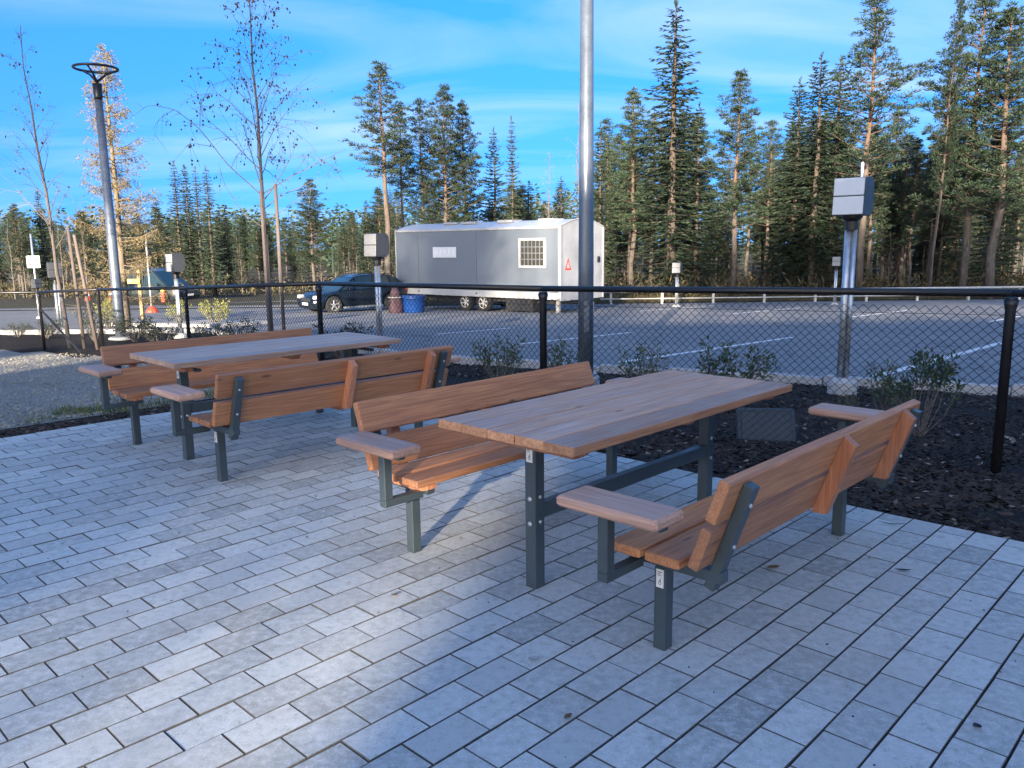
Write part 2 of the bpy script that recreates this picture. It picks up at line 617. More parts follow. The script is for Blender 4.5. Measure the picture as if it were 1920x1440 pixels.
M['grass'] = mat_leaf('grass_blade', (0.04, 0.07, 0.02), (0.13, 0.16, 0.05), 0.7)
M['undergrass'] = mat_leaf('dry_grass', (0.05, 0.045, 0.02), (0.17, 0.135, 0.06), 0.8)
M['birch_leaf'] = mat_leaf('dry_birch_leaf', (0.03, 0.022, 0.012), (0.09, 0.06, 0.025), 0.7)
M['leaf_brown'] = mat_leaf('fallen_leaf', (0.05, 0.035, 0.02), (0.16, 0.11, 0.05), 0.8)
M['twig'] = plain('grey_twig', (0.16, 0.14, 0.12), 0.9, 0, 0.3)
M['bark_spruce'] = mat_bark('spruce_bark', (0.10, 0.085, 0.072), (0.09, 0.07, 0.055), 0, 10)
M['bark_pine'] = mat_bark('pine_bark', (0.13, 0.113, 0.10), (0.145, 0.095, 0.07), 2.0, 7.5)
M['bark_birch'] = mat_bark('birch_bark', (0.20, 0.175, 0.16), (0.17, 0.13, 0.11), 0, 4)
M['bark_larch'] = mat_bark('larch_bark', (0.24, 0.20, 0.155), (0.20, 0.155, 0.10), 0, 5)
M['trailer_side'] = plain('grey_cabin_paint', (0.155, 0.18, 0.21), 0.5, 0, 0.05, 1.2)
M['trailer_white'] = plain('white_cabin_paint', (0.41, 0.41, 0.405), 0.55, 0, 0.2, 1.1)
M['trailer_roof'] = plain('cabin_roof_sheet', (0.55, 0.58, 0.62), 0.4, 0.2, 0.1)
M['under'] = plain('dark_chassis', (0.025, 0.025, 0.027), 0.7)
M['tyre'] = plain('tyre_rubber', (0.022, 0.022, 0.023), 0.85)
M['alloy'] = plain('alloy_rim', (0.55, 0.56, 0.58), 0.3, 0.7)
M['rim_white'] = plain('white_rim', (0.62, 0.60, 0.55), 0.5)
M['car_paint'] = plain('dark_blue_car_paint', (0.006, 0.014, 0.026), 0.2, 0.3, 0.1, 2.0, 0, 0.8)
M['van_paint'] = plain('grey_green_van_paint', (0.03, 0.042, 0.046), 0.35, 0.2, 0.1, 2.0, 0, 0.8)
M['car_glass'] = glass_dark('car_glass', (0.015, 0.03, 0.034))
M['win_glass'] = glass_dark('window_glass', (0.06, 0.06, 0.045), 0.08)
M['lamp_glass'] = plain('headlight_glass', (0.75, 0.78, 0.8), 0.12, 0, 0.03)
M['red_lens'] = plain('red_lens', (0.45, 0.02, 0.015), 0.25)
M['orange'] = plain('orange_plastic', (0.75, 0.10, 0.03), 0.45)
M['yellow'] = plain('yellow_plastic', (0.80, 0.55, 0.08), 0.45)
M['red_paint'] = plain('red_reflective_film', (0.70, 0.09, 0.04), 0.4)
M['blue'] = plain('blue_plastic', (0.008, 0.055, 0.24), 0.4)
M['slab'] = plain('dark_grey_cover', (0.028, 0.042, 0.052), 0.5, 0, 0.2, 9, 0.2)
M['concrete'] = mat_ground('concrete_footing', (0.34, 0.34, 0.34), (0.5, 0.5, 0.49), 30, 0.9, None, 0.3)
M['facade'] = plain('cream_render_facade', (0.72, 0.66, 0.56), 0.8, 0, 0.08)
M['rail_grey'] = plain('guard_rail_steel', (0.48, 0.47, 0.43), 0.5, 0.3, 0.15)
M['purple'] = plain('dark_red_tarpaulin', (0.06, 0.03, 0.04), 0.7, 0, 0.5)

# ------------------------------------------------------------------ ground
def axis_vals(lo, hi, fine_lo, fine_hi, fine, grow=1.35):
    a = list(np.arange(fine_lo, fine_hi + 1e-6, fine))
    s, v = fine, fine_hi
    while v < hi:
        s *= grow
        v = min(hi, v + s)
        a.append(v)
    s, v = fine, fine_lo
    while v > lo:
        s *= grow
        v = max(lo, v - s)
        a.insert(0, v)
    return a


xs = axis_vals(-400, 400, -14, 14, 0.35)
ys = axis_vals(-60, 700, -2, 26, 0.35)
m = MB()
nx = len(xs)
for y in ys:
    for x in xs:
        lon, lat = lonlat(x, y)
        out = max(lon - LON_E, LAT_W - lat, 0)
        j = 0.0
        if 0 < out and y < 26:
            j = (rng.random() - 0.35) * 0.05 * min(1, out * 2)
        zz_ = G(x, y)
        m.v.append((x, y, zz_ - 0.01 + j))
for j in range(len(ys) - 1):
    for i in range(nx - 1):
        a = j * nx + i
        m.f.append((a, a + 1, a + nx + 1, a + nx))
tag(obj('ground', m, M['soil'], smooth_=True), kind='structure')

# forest floor sheet beyond the car park
m = MB()
fx = list(np.arange(-120, 121, 6.0))
fy = [38.5, 42, 46, 52, 60, 80, 110, 160, 240, 400, 690]
for y in fy:
    for x in fx:
        m.v.append((x * (1 + (y - 38) / 150), y, plane_z(y) + 0.03 + (rng.random() * 0.25 if y > 40 else 0)))
for j in range(len(fy) - 1):
    for i in range(len(fx) - 1):
        a = j * len(fx) + i
        m.f.append((a, a + 1, a + len(fx) + 1, a + len(fx)))
tag(obj('forest_floor', m, M['forest_floor'], smooth_=True), kind='structure')

# car park asphalt, one sloping sheet
KERB = [(26, -3.5), (12.0, 6.2), (5.95, 9.5), (1.35, 12.1), (-1.0, 13.6), (-4.6, 17.2), (-8.5, 22.0), (-60, 23.5)]
AZ = 0.03
m = MB()
poly = KERB + [(-90, 23.5), (-90, 37.5), (70, 37.5), (70, -3.5)]
m.add([(x, y, 0.085 - 0.035 * y + AZ) for x, y in poly], [tuple(range(len(poly)))[::-1]])
tag(obj('car_park', m, M['asphalt'], fixn=True), kind='structure')


m = MB().add([(x, y, plane_z(y) + .07) for x, y in ((-70, 37.3), (-7, 37.3), (-9, 53), (-70, 53))], [(0, 1, 2, 3)])
tag(obj('access_road', m, M['asphalt'], fixn=True), kind='structure')


def pl(x, y, dz=0):
    return Vector((x, y, 0.085 - 0.035 * y + AZ + dz))


# kerb stones along the near edge of the car park: each about a metre long
kerb = tag(bpy.data.objects.new('kerb', None), kind='structure')
C.objects.link(kerb)
kn = 0
for (x0, y0), (x1, y1) in zip(KERB[:-1], KERB[1:]):
    L = math.hypot(x1 - x0, y1 - y0)
    n_ = max(1, int(L / 1.0))
    ang = math.atan2(y1 - y0, x1 - x0)
    for i in range(n_):
        t = (i + 0.5) / n_
        px_, py_ = x0 + (x1 - x0) * t, y0 + (y1 - y0) * t
        if px_ < -16 or px_ > 14:
            continue
        kb = MB().box(-L / n_ / 2 + 0.006, L / n_ / 2 - 0.006, -0.06, 0.06, -0.15, 0.085, 0.012)
        o = obj('kerb_stone', kb, M['kerb'], kerb, pl(px_, py_))
        o.rotation_euler = (0, R(-2.0) * math.sin(ang), ang)
        kn += 1

# parking bay lines: flush paint along the bays
ml = tag(bpy.data.objects.new('road_marking', None), kind='structure')
C.objects.link(ml)


def stripe(lon0, lon1, lat, w=0.075):
    c = [xy(lon0, lat - w), xy(lon1, lat - w), xy(lon1, lat + w), xy(lon0, lat + w)]
    mm = MB().add([pl(x, y, 0.005) for x, y in c], [(0, 1, 2, 3)])
    return obj('bay_line', mm, M['paint_line'], ml, fixn=True)


for lat, a, b_ in ((-0.35, 12.2, 19.6), (-4.05, 11.4, 18.4), (-7.85, 10.7, 17.0), (-11.55, 12.0, 16.2), (-15.1, 13.0, 15.6)):
    stripe(a, b_, lat)
for lat in (-17.5, -13.7, -9.75, -5.9, -2.0, 1.9):
    stripe(24.9, 30.4, lat)

# ------------------------------------------------------------------ pavement of single pavers
pave = tag(bpy.data.objects.new('pavement', None), kind='structure')
C.objects.link(pave)
m = MB()
c4 = [xy(-14, LAT_W), xy(LON_E, LAT_W), xy(LON_E, 14), xy(-14, 14)]
m.add([(x, y, -0.014) for x, y in c4], [(0, 1, 2, 3)])
obj('joint_sand', m, M['joint'], pave, fixn=True)
PITCH_LAT, PITCH_LON, GAP, GAP_END = 0.1612, 0.2500, 0.0052, 0.0034


def paver_mesh(l_, w_, rr):
    m = MB()
    c = 0.0022
    hx, hy = l_ / 2, w_ / 2
    j = [(rr.uniform(-1, 1) * 0.0006) for _ in range(4)]
    lo = [(-hx, -hy, -0.05), (hx, -hy, -0.05), (hx, hy, -0.05), (-hx, hy, -0.05)]
    mi = [(-hx, -hy, -c), (hx, -hy, -c), (hx, hy, -c), (-hx, hy, -c)]
    tp = [(-hx + c, -hy + c, j[0]), (hx - c, -hy + c, j[1]), (hx - c, hy - c, j[2]), (-hx + c, hy - c, j[3])]
    m.v = lo + mi + tp
    for a in (0, 4):
        for i in range(4):
            k = (i + 1) % 4
            m.f.append((a + i, a + k, a + 4 + k, a + 4 + i))
    m.f.append((8, 9, 10, 11))
    return m


rr = random.Random(3)
variants = [paver_mesh(PITCH_LON - GAP_END, PITCH_LAT - GAP, rr) for _ in range(6)]
vmesh = []
for v_ in variants:
    me = v_.mesh('paver')
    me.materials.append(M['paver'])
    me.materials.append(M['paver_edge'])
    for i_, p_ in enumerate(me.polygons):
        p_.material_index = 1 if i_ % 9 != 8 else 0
    vmesh.append(me)
slots = []
row = 0
lat = LAT_W + PITCH_LAT / 2
while lat < 5.5:
    lon = LON_E - PITCH_LON / 2 - (PITCH_LON / 2 if row % 2 else 0)
    if row % 2:
        slots.append((LON_E - PITCH_LON / 4, lat, True))
    while lon > -3.0:
        slots.append((lon, lat, False))
        lon -= PITCH_LON
    lat += PITCH_LAT
    row += 1
sized = []
rest = []
for s in slots:
    x, y = xy(s[0], s[1])
    p = project((x, y, 0))
    vis = 0
    if p and -60 < p[0] < 1980 and 600 < p[1] < 1500 and not s[2]:
        q = [project((x + a * SY + b * CY, y + a * CY - b * SY, 0)) for a, b in
             ((-.12, -.08), (.12, -.08), (.12, .08), (-.12, .08))]
        if all(q):
            vis = abs(sum(q[i][0] * q[(i + 1) % 4][1] - q[(i + 1) % 4][0] * q[i][1] for i in range(4))) / 2
            cx, cy = min(max(p[0], 0), 1920), min(max(p[1], 0), 1440)
            if (cx, cy) != p:
                vis *= 0.4
    sized.append((vis, s))
sized.sort(key=lambda t: -t[0])
rot = math.pi / 2 - YAW
big = MB()
for i, (vis, (lon, lat, half)) in enumerate(sized):
    x, y = xy(lon + rr.uniform(-.0012, .0012), lat + rr.uniform(-.0009, .0009))
    z = rr.uniform(-0.0008, 0.0008) + (-0.003 if rr.random() < 0.04 else 0)
    rz = rot + rr.uniform(-0.004, 0.004)
    if i < 298 and vis > 0:
        o = bpy.data.objects.new('paver', vmesh[rr.randrange(6)])
        C.objects.link(o)
        o.parent = pave
        o.location = (x, y, z)
        o.rotation_euler = (rr.uniform(-.002, .002), rr.uniform(-.0015, .0015), rz + (math.pi if rr.random() < .5 else 0))
    else:
        v_ = variants[rr.randrange(6)] if not half else paver_mesh(PITCH_LON / 2 - GAP_END, PITCH_LAT - GAP, rr)
        mt = Matrix.Translation((x, y, z)) @ Euler((rr.uniform(-.002, .002), rr.uniform(-.0015, .0015), rz)).to_matrix().to_4x4()
        big.add([mt @ Vector(p) for p in v_.v], v_.f)
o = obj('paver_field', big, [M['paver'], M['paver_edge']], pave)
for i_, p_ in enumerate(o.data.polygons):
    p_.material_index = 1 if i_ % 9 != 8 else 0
o['kind'] = 'stuff'

m = MB()
m.add([(x, y, -.02) for x, y in ((-40, -45), (40, -45), (40, 0.4), (-40, 0.4))], [(0, 1, 2, 3)])
tag(obj('bounce_plaza', m, M['concrete'], fixn=True), kind='structure')  # unseen pale ground added to bounce sunlight onto the benches

# ------------------------------------------------------------------ unseen building and trees added behind the camera to shape sun and shade
TAN = math.tan(SUN_EL)
BY = -25.0                                  # face of the building
FX0, FX1 = -17.8, 17.0
PX0, PX1 = -10.4, -7.7                       # passage opened to throw a sun patch on the paving
bl = thing('shade_building', 'unseen pale building on pillars, added to shade the paving and let sun patches through', 'building', (0, BY, 0))
ROOF = 10.6
zg = -0.1
wall = MB()
sh = -4.0 * SUN_DIR.x / SUN_DIR.y          # the passage runs along the light
wall.prism([(FX0, -4), (PX0 + sh, -4), (PX0, 0), (FX0, 0)], 2, 5.7, ROOF)  # left open underneath so sunlit ground bounces light forward
wall.prism([(PX1 + sh, -4), (FX1, -4), (FX1, 0), (PX1, 0)], 2, 5.7, ROOF)
wall.box(PX0, PX1, -0.4, -0.001, 7.38, ROOF)
obj('wall', wall, M['facade'], bl, fixn=True)
for k in range(9):
    xp = FX0 + .4 + k * (FX1 - FX0 - .8) / 8
    if PX0 - 1.0 < xp < PX1 + .3:
        continue
    obj('pillar', MB().box(xp - .25, xp + .25, -.9, -.4, zg, 5.698), M['facade'], bl)
    obj('pillar', MB().box(xp - .25, xp + .25, -3.7, -3.2, zg, 5.698), M['facade'], bl)
rf = MB().box(FX0 - 0.2, FX1 + 0.2, -4.2, 0.2, ROOF, ROOF + 0.15)
obj('roof', rf, M['under'], bl)
obj('shade_beam', MB().box(PX0 + .01, PX1 - .01, -0.25, -0.1, 6.95, 7.12), M['black'], bl)  # unseen bar added to split a narrow sun streak off the patch
for k in range(11):
    x = -21.5 + k * 3.6
    if PX0 - 1.6 < x < PX1 + 0.2:
        continue
    for zf in (6.3, 8.4):
        f_ = obj('window', MB().box(x, x + 1.5, 0.0, 0.05, zf, zf + 1.4), M['white'], bl)
        obj('pane', MB().box(x + .08, x + 1.42, 0.05, 0.06, zf + .08, zf + 1.32), M['win_glass'], f_)

# ------------------------------------------------------------------ trees
def kite(m, p, d, side, L, w):
    """a narrow leaf-like face from p along d"""
    a = p
    b = p + d * (L * 0.45) + side * (w * 0.5)
    c = p + d * L
    e = p + d * (L * 0.45) - side * (w * 0.5)
    m.add([a, b, c, e], [(0, 1, 2, 3)])


def rvec(r):
    while True:
        v = Vector((r.uniform(-1, 1), r.uniform(-1, 1), r.uniform(-1, 1)))
        if 0.05 < v.length < 1:
            return v.normalized()


def tree_meshes_spruce(h, Rm, seed, dens=1.0, lo=0.05, ragged=0.35):
    r = random.Random(seed)
    tr, cr = MB(), MB()
    tr.tube([(0, 0, -0.5), (0, 0, h * .3), (r.uniform(-.1, .1), r.uniform(-.1, .1), h * .65), (0, 0, h)],
            [h * .0125, h * .0095, h * .006, 0.012], 7)
    z = h * lo
    while z < h * 0.985:
        t = z / h
        nb = 5 if t < .9 else 4
        a0 = r.uniform(0, 6.28)
        env = (1 - t) ** 0.78
        if t < 0.22:
            env *= 0.55 + 2.0 * t
        for k in range(nb):
            L = Rm * env * r.uniform(1 - ragged * 1.4, 1 + ragged * .45) + 0.10
            if r.random() < 0.10:
                L *= 0.45
            a = a0 + 6.28 * k / nb + r.uniform(-.35, .35)
            out = Vector((math.cos(a), math.sin(a), 0))
            rise = 0.55 * t - 0.38 + r.uniform(-.22, .22)
            tip = 0.30 * L
            n = max(6, int(L / 0.022 * dens))

            def P(q):
                return Vector((0, 0, z)) + out * (L * q) + Vector((0, 0, L * rise * q + tip * (q ** 3) * .5))
            if t < .75:
                tr.tube([P(0), P(.5), P(.97)], [0.012 + .006 * L, 0.010, 0.004], 3, False)
            side = Vector((-out.y, out.x, 0))
            dead = t < 0.25 and r.random() < (0.25 - t) * 3.2
            if dead:
                for q in range(4):
                    p = P(r.uniform(.3, .95))
                    tr.tube([p, p + side * r.uniform(-.4, .4) + Vector((0, 0, -.15))], [.006, .003], 3, False)
                continue
            for q in range(n):
                f = (q + r.random()) / n
                if f < 0.03:
                    continue
                p = P(f)
                sg = -1 if r.random() < .5 else 1
                d = (out * r.uniform(.5, 1.0) + side * sg * r.uniform(.1, 1.0) * (1.1 - .6 * f)
                     + Vector((0, 0, r.uniform(-.55, .15)))).normalized()
                sd_ = d.cross(rvec(r)).normalized()
                kite(cr, p, d, sd_, r.uniform(.10, .25) * (0.65 + .5 * min(1, L)), r.uniform(.03, .065))
        for q in range(int(26 * (1 - t) + 4)):
            a = r.uniform(0, 6.28)
            ri = Rm * env * r.uniform(.02, .42)
            p = Vector((ri * math.cos(a), ri * math.sin(a), z + r.uniform(-.2, .2)))
            d = (Vector((math.cos(a), math.sin(a), r.uniform(-.9, .3)))).normalized()
            kite(cr, p, d, d.cross(rvec(r)).normalized(), r.uniform(.12, .28), r.uniform(.035, .07))
        z += h * 0.0125 * r.uniform(.5, 1.5) + 0.05
    for q in range(14):
        p = Vector((0, 0, h * (1 - .035 * r.random())))
        d = (rvec(r) * .5 + Vector((0, 0, 1))).normalized()
        kite(cr, p, d, d.cross(rvec(r)).normalized(), .22, .05)
    return tr, cr


def tree_meshes_pine(h, Rm, seed, lo=0.42, dens=1.0, lean=0.0):
    r = random.Random(seed)
    tr, cr = MB(), MB()
    w = [Vector((0, 0, -.5))]
    for k in range(1, 7):
        q = k / 6
        w.append(Vector((lean * q * h + r.uniform(-.07, .07), r.uniform(-.08, .08), h * q * .99)))
    rad = [h * .0125 * (1 - .88 * (i / 6) ** 1.1) for i in range(7)]
    tr.tube(w, rad, 8)

    def axis_pt(t):
        f = min(5.999, max(0, t * 6))
        i = int(f)
        return w[i].lerp(w[i + 1], f - i)
    nl = int(90 * (1 - lo) / .55)
    for k in range(nl):
        t = lo + (0.985 - lo) * ((k + r.random()) / nl)
        u = (t - lo) / (1 - lo)
        env = (math.sin(math.pi * min(1, .22 + .80 * u)) ** .8) * (1.05 - .45 * u)
        L = Rm * env * r.uniform(.45, 1.15) + 0.12
        a = k * 2.4 + r.uniform(-.6, .6)
        out = Vector((math.cos(a), math.sin(a), 0))
        rise = r.uniform(-.1, .35) + .5 * u * u
        b0 = axis_pt(t)

        def P(q):
            return b0 + out * (L * q) + Vector((0, 0, L * (rise * q + .25 * q * q)))
        tr.tube([P(0), P(.5), P(.98)], [.016 + .010 * L, .012, .005], 3, False)
        nc = max(2, int(L * 4.4 * dens))
        for c in range(nc):
            f = 0.30 + 0.72 * (c + r.random()) / nc
            side = Vector((-out.y, out.x, 0))
            cpt = P(min(1.0, f)) + side * r.uniform(-.38, .38) * L * .5 + Vector((0, 0, r.uniform(-.05, .16)))
            if L > .8:
                tr.tube([P(max(.1, f - .2)), cpt], [.007, .004], 3, False)
            nk = int(r.uniform(30, 46) * dens)
            rs = r.uniform(.14, .30)
            for q in range(nk):
                v = rvec(r)
                v.z = abs(v.z) * .8 - .15
                p = cpt + v * rs * r.uniform(.1, .9)
                d = (v + out * .4 + Vector((0, 0, .25))).normalized()
                kite(cr, p, d, d.cross(rvec(r)).normalized(), r.uniform(.08, .17), r.uniform(.025, .045))
    # dead lower branches
    for k in range(16):
        t = r.uniform(.10, lo)
        a = r.uniform(0, 6.28)
        L = r.uniform(.3, 1.3)
        p = axis_pt(t)
        e = p + Vector((math.cos(a) * L, math.sin(a) * L, r.uniform(-.35, .15) * L))
        mid = p.lerp(e, .55) + Vector((0, 0, .06))
        tr.tube([p, mid, e], [.016, .010, .004], 3, False)
        for q in range(2):
            s0 = p.lerp(e, r.uniform(.4, .9))
            tr.tube([s0, s0 + rvec(r) * .3], [.006, .003], 3, False)
    return tr, cr


def bare_tree(h, Rm, seed, r0=0.05, leaves=0, lo=0.2, wander=.05, up=0.9, nl=26, lsz=.05, twig=1.0):
    """bare deciduous tree; returns trunk, branches, leaves"""
    r = random.Random(seed)
    tr, br, lv = MB(), MB(), MB()
    w = [Vector((0, 0, -.3))]
    for k in range(1, 9):
        q = k / 8
        w.append(Vector((r.uniform(-1, 1) * wander * q * 2, r.uniform(-1, 1) * wander * q * 2, h * q)))
    tr.tube(w, [max(.006, r0 * (1 - .9 * i / 8)) for i in range(9)], 8)
    tips = []

    def grow(p, d, L, rad, depth):
        pts = [p]
        n = 5
        for i in range(n):
            droop = -.16 * (i / n) * (1.4 if depth else 1.0)
            d = (d + rvec(r) * .16 + Vector((0, 0, droop * .9 + (.10 if depth == 0 and i < 2 else 0)))).normalized()
            pts.append(pts[-1] + d * (L / n))
        br.tube(pts, [max(.0022, rad * (1 - .8 * i / n)) for i in range(n + 1)], 4 if depth == 0 else 3, False)
        tips.extend(pts[2:])
        if depth < 2:
            for i in range(int((3 if depth == 0 else 2) * twig + .5)):
                q = r.randrange(1, n)
                dd = (d + rvec(r) * .9).normalized()
                grow(pts[q], dd, L * r.uniform(.35, .6), rad * .5, depth + 1)
    for k in range(nl):
        t = lo + (1 - lo) * (k + r.random()) / nl * .97
        f = min(7.99, t * 8)
        i = int(f)
        p = w[i].lerp(w[min(8, i + 1)], f - i)
        a = k * 2.4 + r.uniform(-.5, .5)
        L = Rm * (1.1 - .85 * (t - lo) / (1 - lo)) * r.uniform(.5, 1.15)
        d = Vector((math.cos(a), math.sin(a), up * r.uniform(.7, 1.3))).normalized()
        grow(p, d, L, max(.004, r0 * .34 * (1.05 - t)), 0)
    for q in range(leaves):
        c = r.choice(tips) + rvec(r) * .06
        d = (rvec(r) * .5 + Vector((0, 0, -1))).normalized()
        sd_ = d.cross(rvec(r)).normalized()
        kite(lv, c, d, sd_, lsz * r.uniform(.8, 1.4), lsz * r.uniform(.7, 1.0))
    return tr, br, lv


def protos(fn, specs, nm, bark, leaf):
    out = []
    for sp in specs:
        tr, cr = fn(**sp)
        a, b_ = tr.mesh('trunk'), cr.mesh('crown')
        a.materials.append(M[bark])
        b_.materials.append(M[leaf])
        a.polygons.foreach_set('use_smooth', [True] * len(a.polygons))
        out.append((a, b_, sp['h'], sp['Rm']))
    return out


SHADE = protos(tree_meshes_pine, [dict(h=12, Rm=2.0, seed=77, lo=.725, dens=1.25)], 'pine', 'bark_pine', 'pine')
SPR = protos(tree_meshes_spruce, [dict(h=12, Rm=1.55, seed=11, lo=.06), dict(h=12, Rm=1.15, seed=12, lo=.10, ragged=.5),
                                  dict(h=12, Rm=1.9, seed=13, lo=.05, dens=1.1), dict(h=9, Rm=1.0, seed=14, lo=.12, ragged=.55)],
             'spruce', 'bark_spruce', 'spruce')
PIN = protos(tree_meshes_pine, [dict(h=12, Rm=1.75, seed=21, lo=.40), dict(h=12, Rm=1.5, seed=22, lo=.30, dens=1.15),
                                dict(h=12, Rm=1.35, seed=23, lo=.52), dict(h=12, Rm=2.0, seed=24, lo=.26, dens=1.2),
                                dict(h=12, Rm=1.3, seed=25, lo=.34, lean=.11, dens=1.1)], 'pine', 'bark_pine', 'pine')


def place_tree(kind, k, x, y, h, label, wide=1.0, group=None, rz=None, cat=None, z=None):
    a, b_, ph, pr = {'spruce': SPR, 'pine': PIN, 'shade_pine': SHADE}[kind][k]
    t = thing(kind.replace('shade_', '') + '_tree', label, cat or 'tree', (x, y, (plane_z(y) if z is None else z) + .02),
              rng.uniform(0, 6.28) if rz is None else rz, group)
    s = h / ph
    for nm, me in (('trunk', a), ('crown', b_)):
        o = bpy.data.objects.new(nm, me)
        C.objects.link(o)
        o.parent = t
    t.scale = (s * wide, s * wide, s)
    return t


def tree_px(kind, k, px, top, d, label, wide=1.0, rz=None, group=None):
    p = wp(px, top, d)
    # the foot stands straight below, at the same distance
    return place_tree(kind, k, p.x, d, p.z - plane_z(d), label, wide, group, rz)


# unseen pines added behind the building to shade car park and cabin
g_ = 'added shade pines behind the building'
LATE = []
for k in range(3, 38):
    x = -25.5 + k * 1.1 + rng.uniform(-.4, .4)
    y = -33.2 - (k % 3) * .7
    if -12.3 < x < -9.1:
        continue
    if -17.5 < x < -12.2:  # unseen birches added here to dim the sun on the cabin end
        t = thing('bare_tree', 'unseen tall bare birch added between the shade pines to thin the sun', 'tree', (x, y, -.1), rng.uniform(0, 6), 'added birches thinning the sun among the shade pines')
        for nm in ('trunk', 'branches'):
            LATE.append((t, nm))
        t.scale = (2.6, 2.6, 2.95)
        for dy_ in (-1.5, -3.0, -4.5):
            t = thing('bare_tree', 'unseen tall bare birch added between the shade pines to thin the sun', 'tree', (x + rng.uniform(-.8, .8), y + dy_, -.1), rng.uniform(0, 6), 'added birches thinning the sun among the shade pines')
            for nm in ('trunk', 'branches'):
                LATE.append((t, nm))
            t.scale = (2.6, 2.6, 2.95)
        continue
    h = rng.uniform(19.6, 21)
    t = place_tree('shade_pine', 0, x, y, h, 'unseen tall pine added behind the building to cast shade', 1.0, g_, z=-.1)
    t.scale = (t.scale.x * 1.1, t.scale.y * 1.1, t.scale.z)
    t.children[0].scale = (.45, .45, 1)

# trees that stand out one by one
named = [
    ('spruce', 1, 325, 304, 56, 'slim spruce, leftmost of four close together behind the ring lamp', .9),
    ('spruce', 3, 345, 312, 58, 'thin spruce pressed against the leftmost of four slim spruces', .8),
    ('spruce', 1, 365, 315, 57, 'third of four slim spruces standing close together', .9),
    ('spruce', 1, 386, 314, 55, 'rightmost of four slim spruces standing close together', 1.0),
    ('spruce', 3, 292, 372, 62, 'short thin spruce between the larch and the four slim spruces', .9),
    ('spruce', 3, 421, 392, 62, 'small spruce just right of the four slim spruces', .8),
    ('pine', 3, 580, 335, 55, 'broad pale green young pine beside the staked birch', .95),
    ('spruce', 3, 686, 378, 60, 'small pointed spruce beside the socket box left of the cabin', 1.1),
    ('pine', 2, 712, 118, 43, 'tall thin pine with long low limbs left of the cabin roof', 1.05),
    ('pine', 2, 748, 192, 45, 'scrawny pine just right of the tallest pine by the cabin', .7),
    ('pine', 0, 786, 184, 46, 'slender pine rising above the left end of the cabin', .75),
    ('pine', 3, 832, 158, 46, 'dense dark pine rising above the middle of the cabin', .85),
    ('pine', 1, 868, 188, 48, 'yellow tinged pine touching the dense pine above the cabin', .75),
    ('spruce', 2, 925, 242, 50, 'spruce with drooping skirts above the cabin roof', .8),
    ('spruce', 1, 959, 222, 50, 'narrow spire shaped spruce above the cabin roof', .75),
    ('spruce', 3, 992, 342, 54, 'smallest dark spruce peeping over the cabin roof', 1.1),
    ('spruce', 2, 1052, 334, 54, 'low dark spruce behind the rear end of the cabin', 1.2),
    ('spruce', 0, 1126, 232, 44, 'spruce showing just right of the tall grey lamp pole', 1.0),
    ('pine', 1, 1190, 165, 44, 'pine with rounded crown left of the tallest spruce', .95),
    ('spruce', 0, 1268, 4, 42, 'tallest spruce of the wood with a sharp dark spire', 1.28),
    ('spruce', 2, 1312, 196, 44, 'spruce leaning into the right flank of the tallest spruce', .95),
    ('pine', 1, 1388, 130, 43, 'dense pointed pine right of the tallest spruce', .95),
    ('pine', 0, 1448, 225, 47, 'shorter pine in the gap before the thick spruce clump', .9),
    ('spruce', 2, 1500, 150, 43, 'leftmost spruce of the thick clump left of the large socket box', 1.0),
    ('spruce', 2, 1540, 104, 42, 'highest spruce of the thick clump left of the large socket box', 1.1),
    ('spruce', 0, 1578, 108, 43, 'right hand spruce of the thick clump above the large socket box', 1.1),
    ('pine', 0, 1645, -6, 41, 'tall open pine rising straight behind the large socket box', .95),
    ('pine', 1, 1722, 258, 46, 'small pine in the sky gap right of the large socket box', .7),
    ('pine', 3, 1850, -28, 39, 'dense tall pine right of the leaning pine', .9),
    ('pine', 1, 1905, 5, 37, 'pine whose crown fills the upper right corner', 1.1),
    ('spruce', 2, 1880, 230, 40, 'dark spruce low under the pines at the right edge', 1.0),
]
for kind, k, px_, top, d, lab, wd in named:
    tree_px(kind, k, px_, top, d, lab, wd * (1.25 if px_ > 640 else 1.4))
# the leaning pine: foot at 1742, top at 1800
p = wp(1742, 540, 38)
top = wp(1806, -30, 38)
h = top.z - plane_z(38)
t = place_tree('pine', 4, p.x, 38, h, 'leaning pine with bright bark on the right of the wood', .9, None, 0.0)
t.scale.x = (top.x - p.x) / (0.11 * 12)
t.scale.y = h / 12 * .85

# deeper rows of the wood, behind the ones above
g_ = 'trees deep in the wood behind the car park'
for k in range(140):
    px_ = rng.uniform(1100, 2060)
    d = rng.uniform(46, 72)
    top = rng.uniform(205, 385)
    kd = rng.random()
    if kd < .42:
        tree_px('spruce', rng.randrange(4), px_, top, d, 'one of the trees standing deep in the dark wood on the right', rng.uniform(.9, 1.3), None, g_)
    else:
        tree_px('pine', rng.choice((0, 1, 2, 2)), px_, top, d, 'one of the trees standing deep in the dark wood on the right', rng.uniform(.9, 1.3), None, g_)
g_ = 'small trees of the low wood behind the cabin and lamp'
for k in range(96):
    px_ = rng.uniform(-120, 1090)
    d = rng.uniform(58, 95)
    top = rng.uniform(392, 440) if px_ > 380 else rng.uniform(380, 430)
    if 700 < px_ < 1090:
        top = rng.uniform(340, 420)
    kd = rng.random()
    tree_px('spruce' if kd < .35 else 'pine', rng.randrange(4), px_, top, d,
            'one of the small trees forming the low sunlit wood in the distance', rng.uniform(.9, 1.5), None, g_)
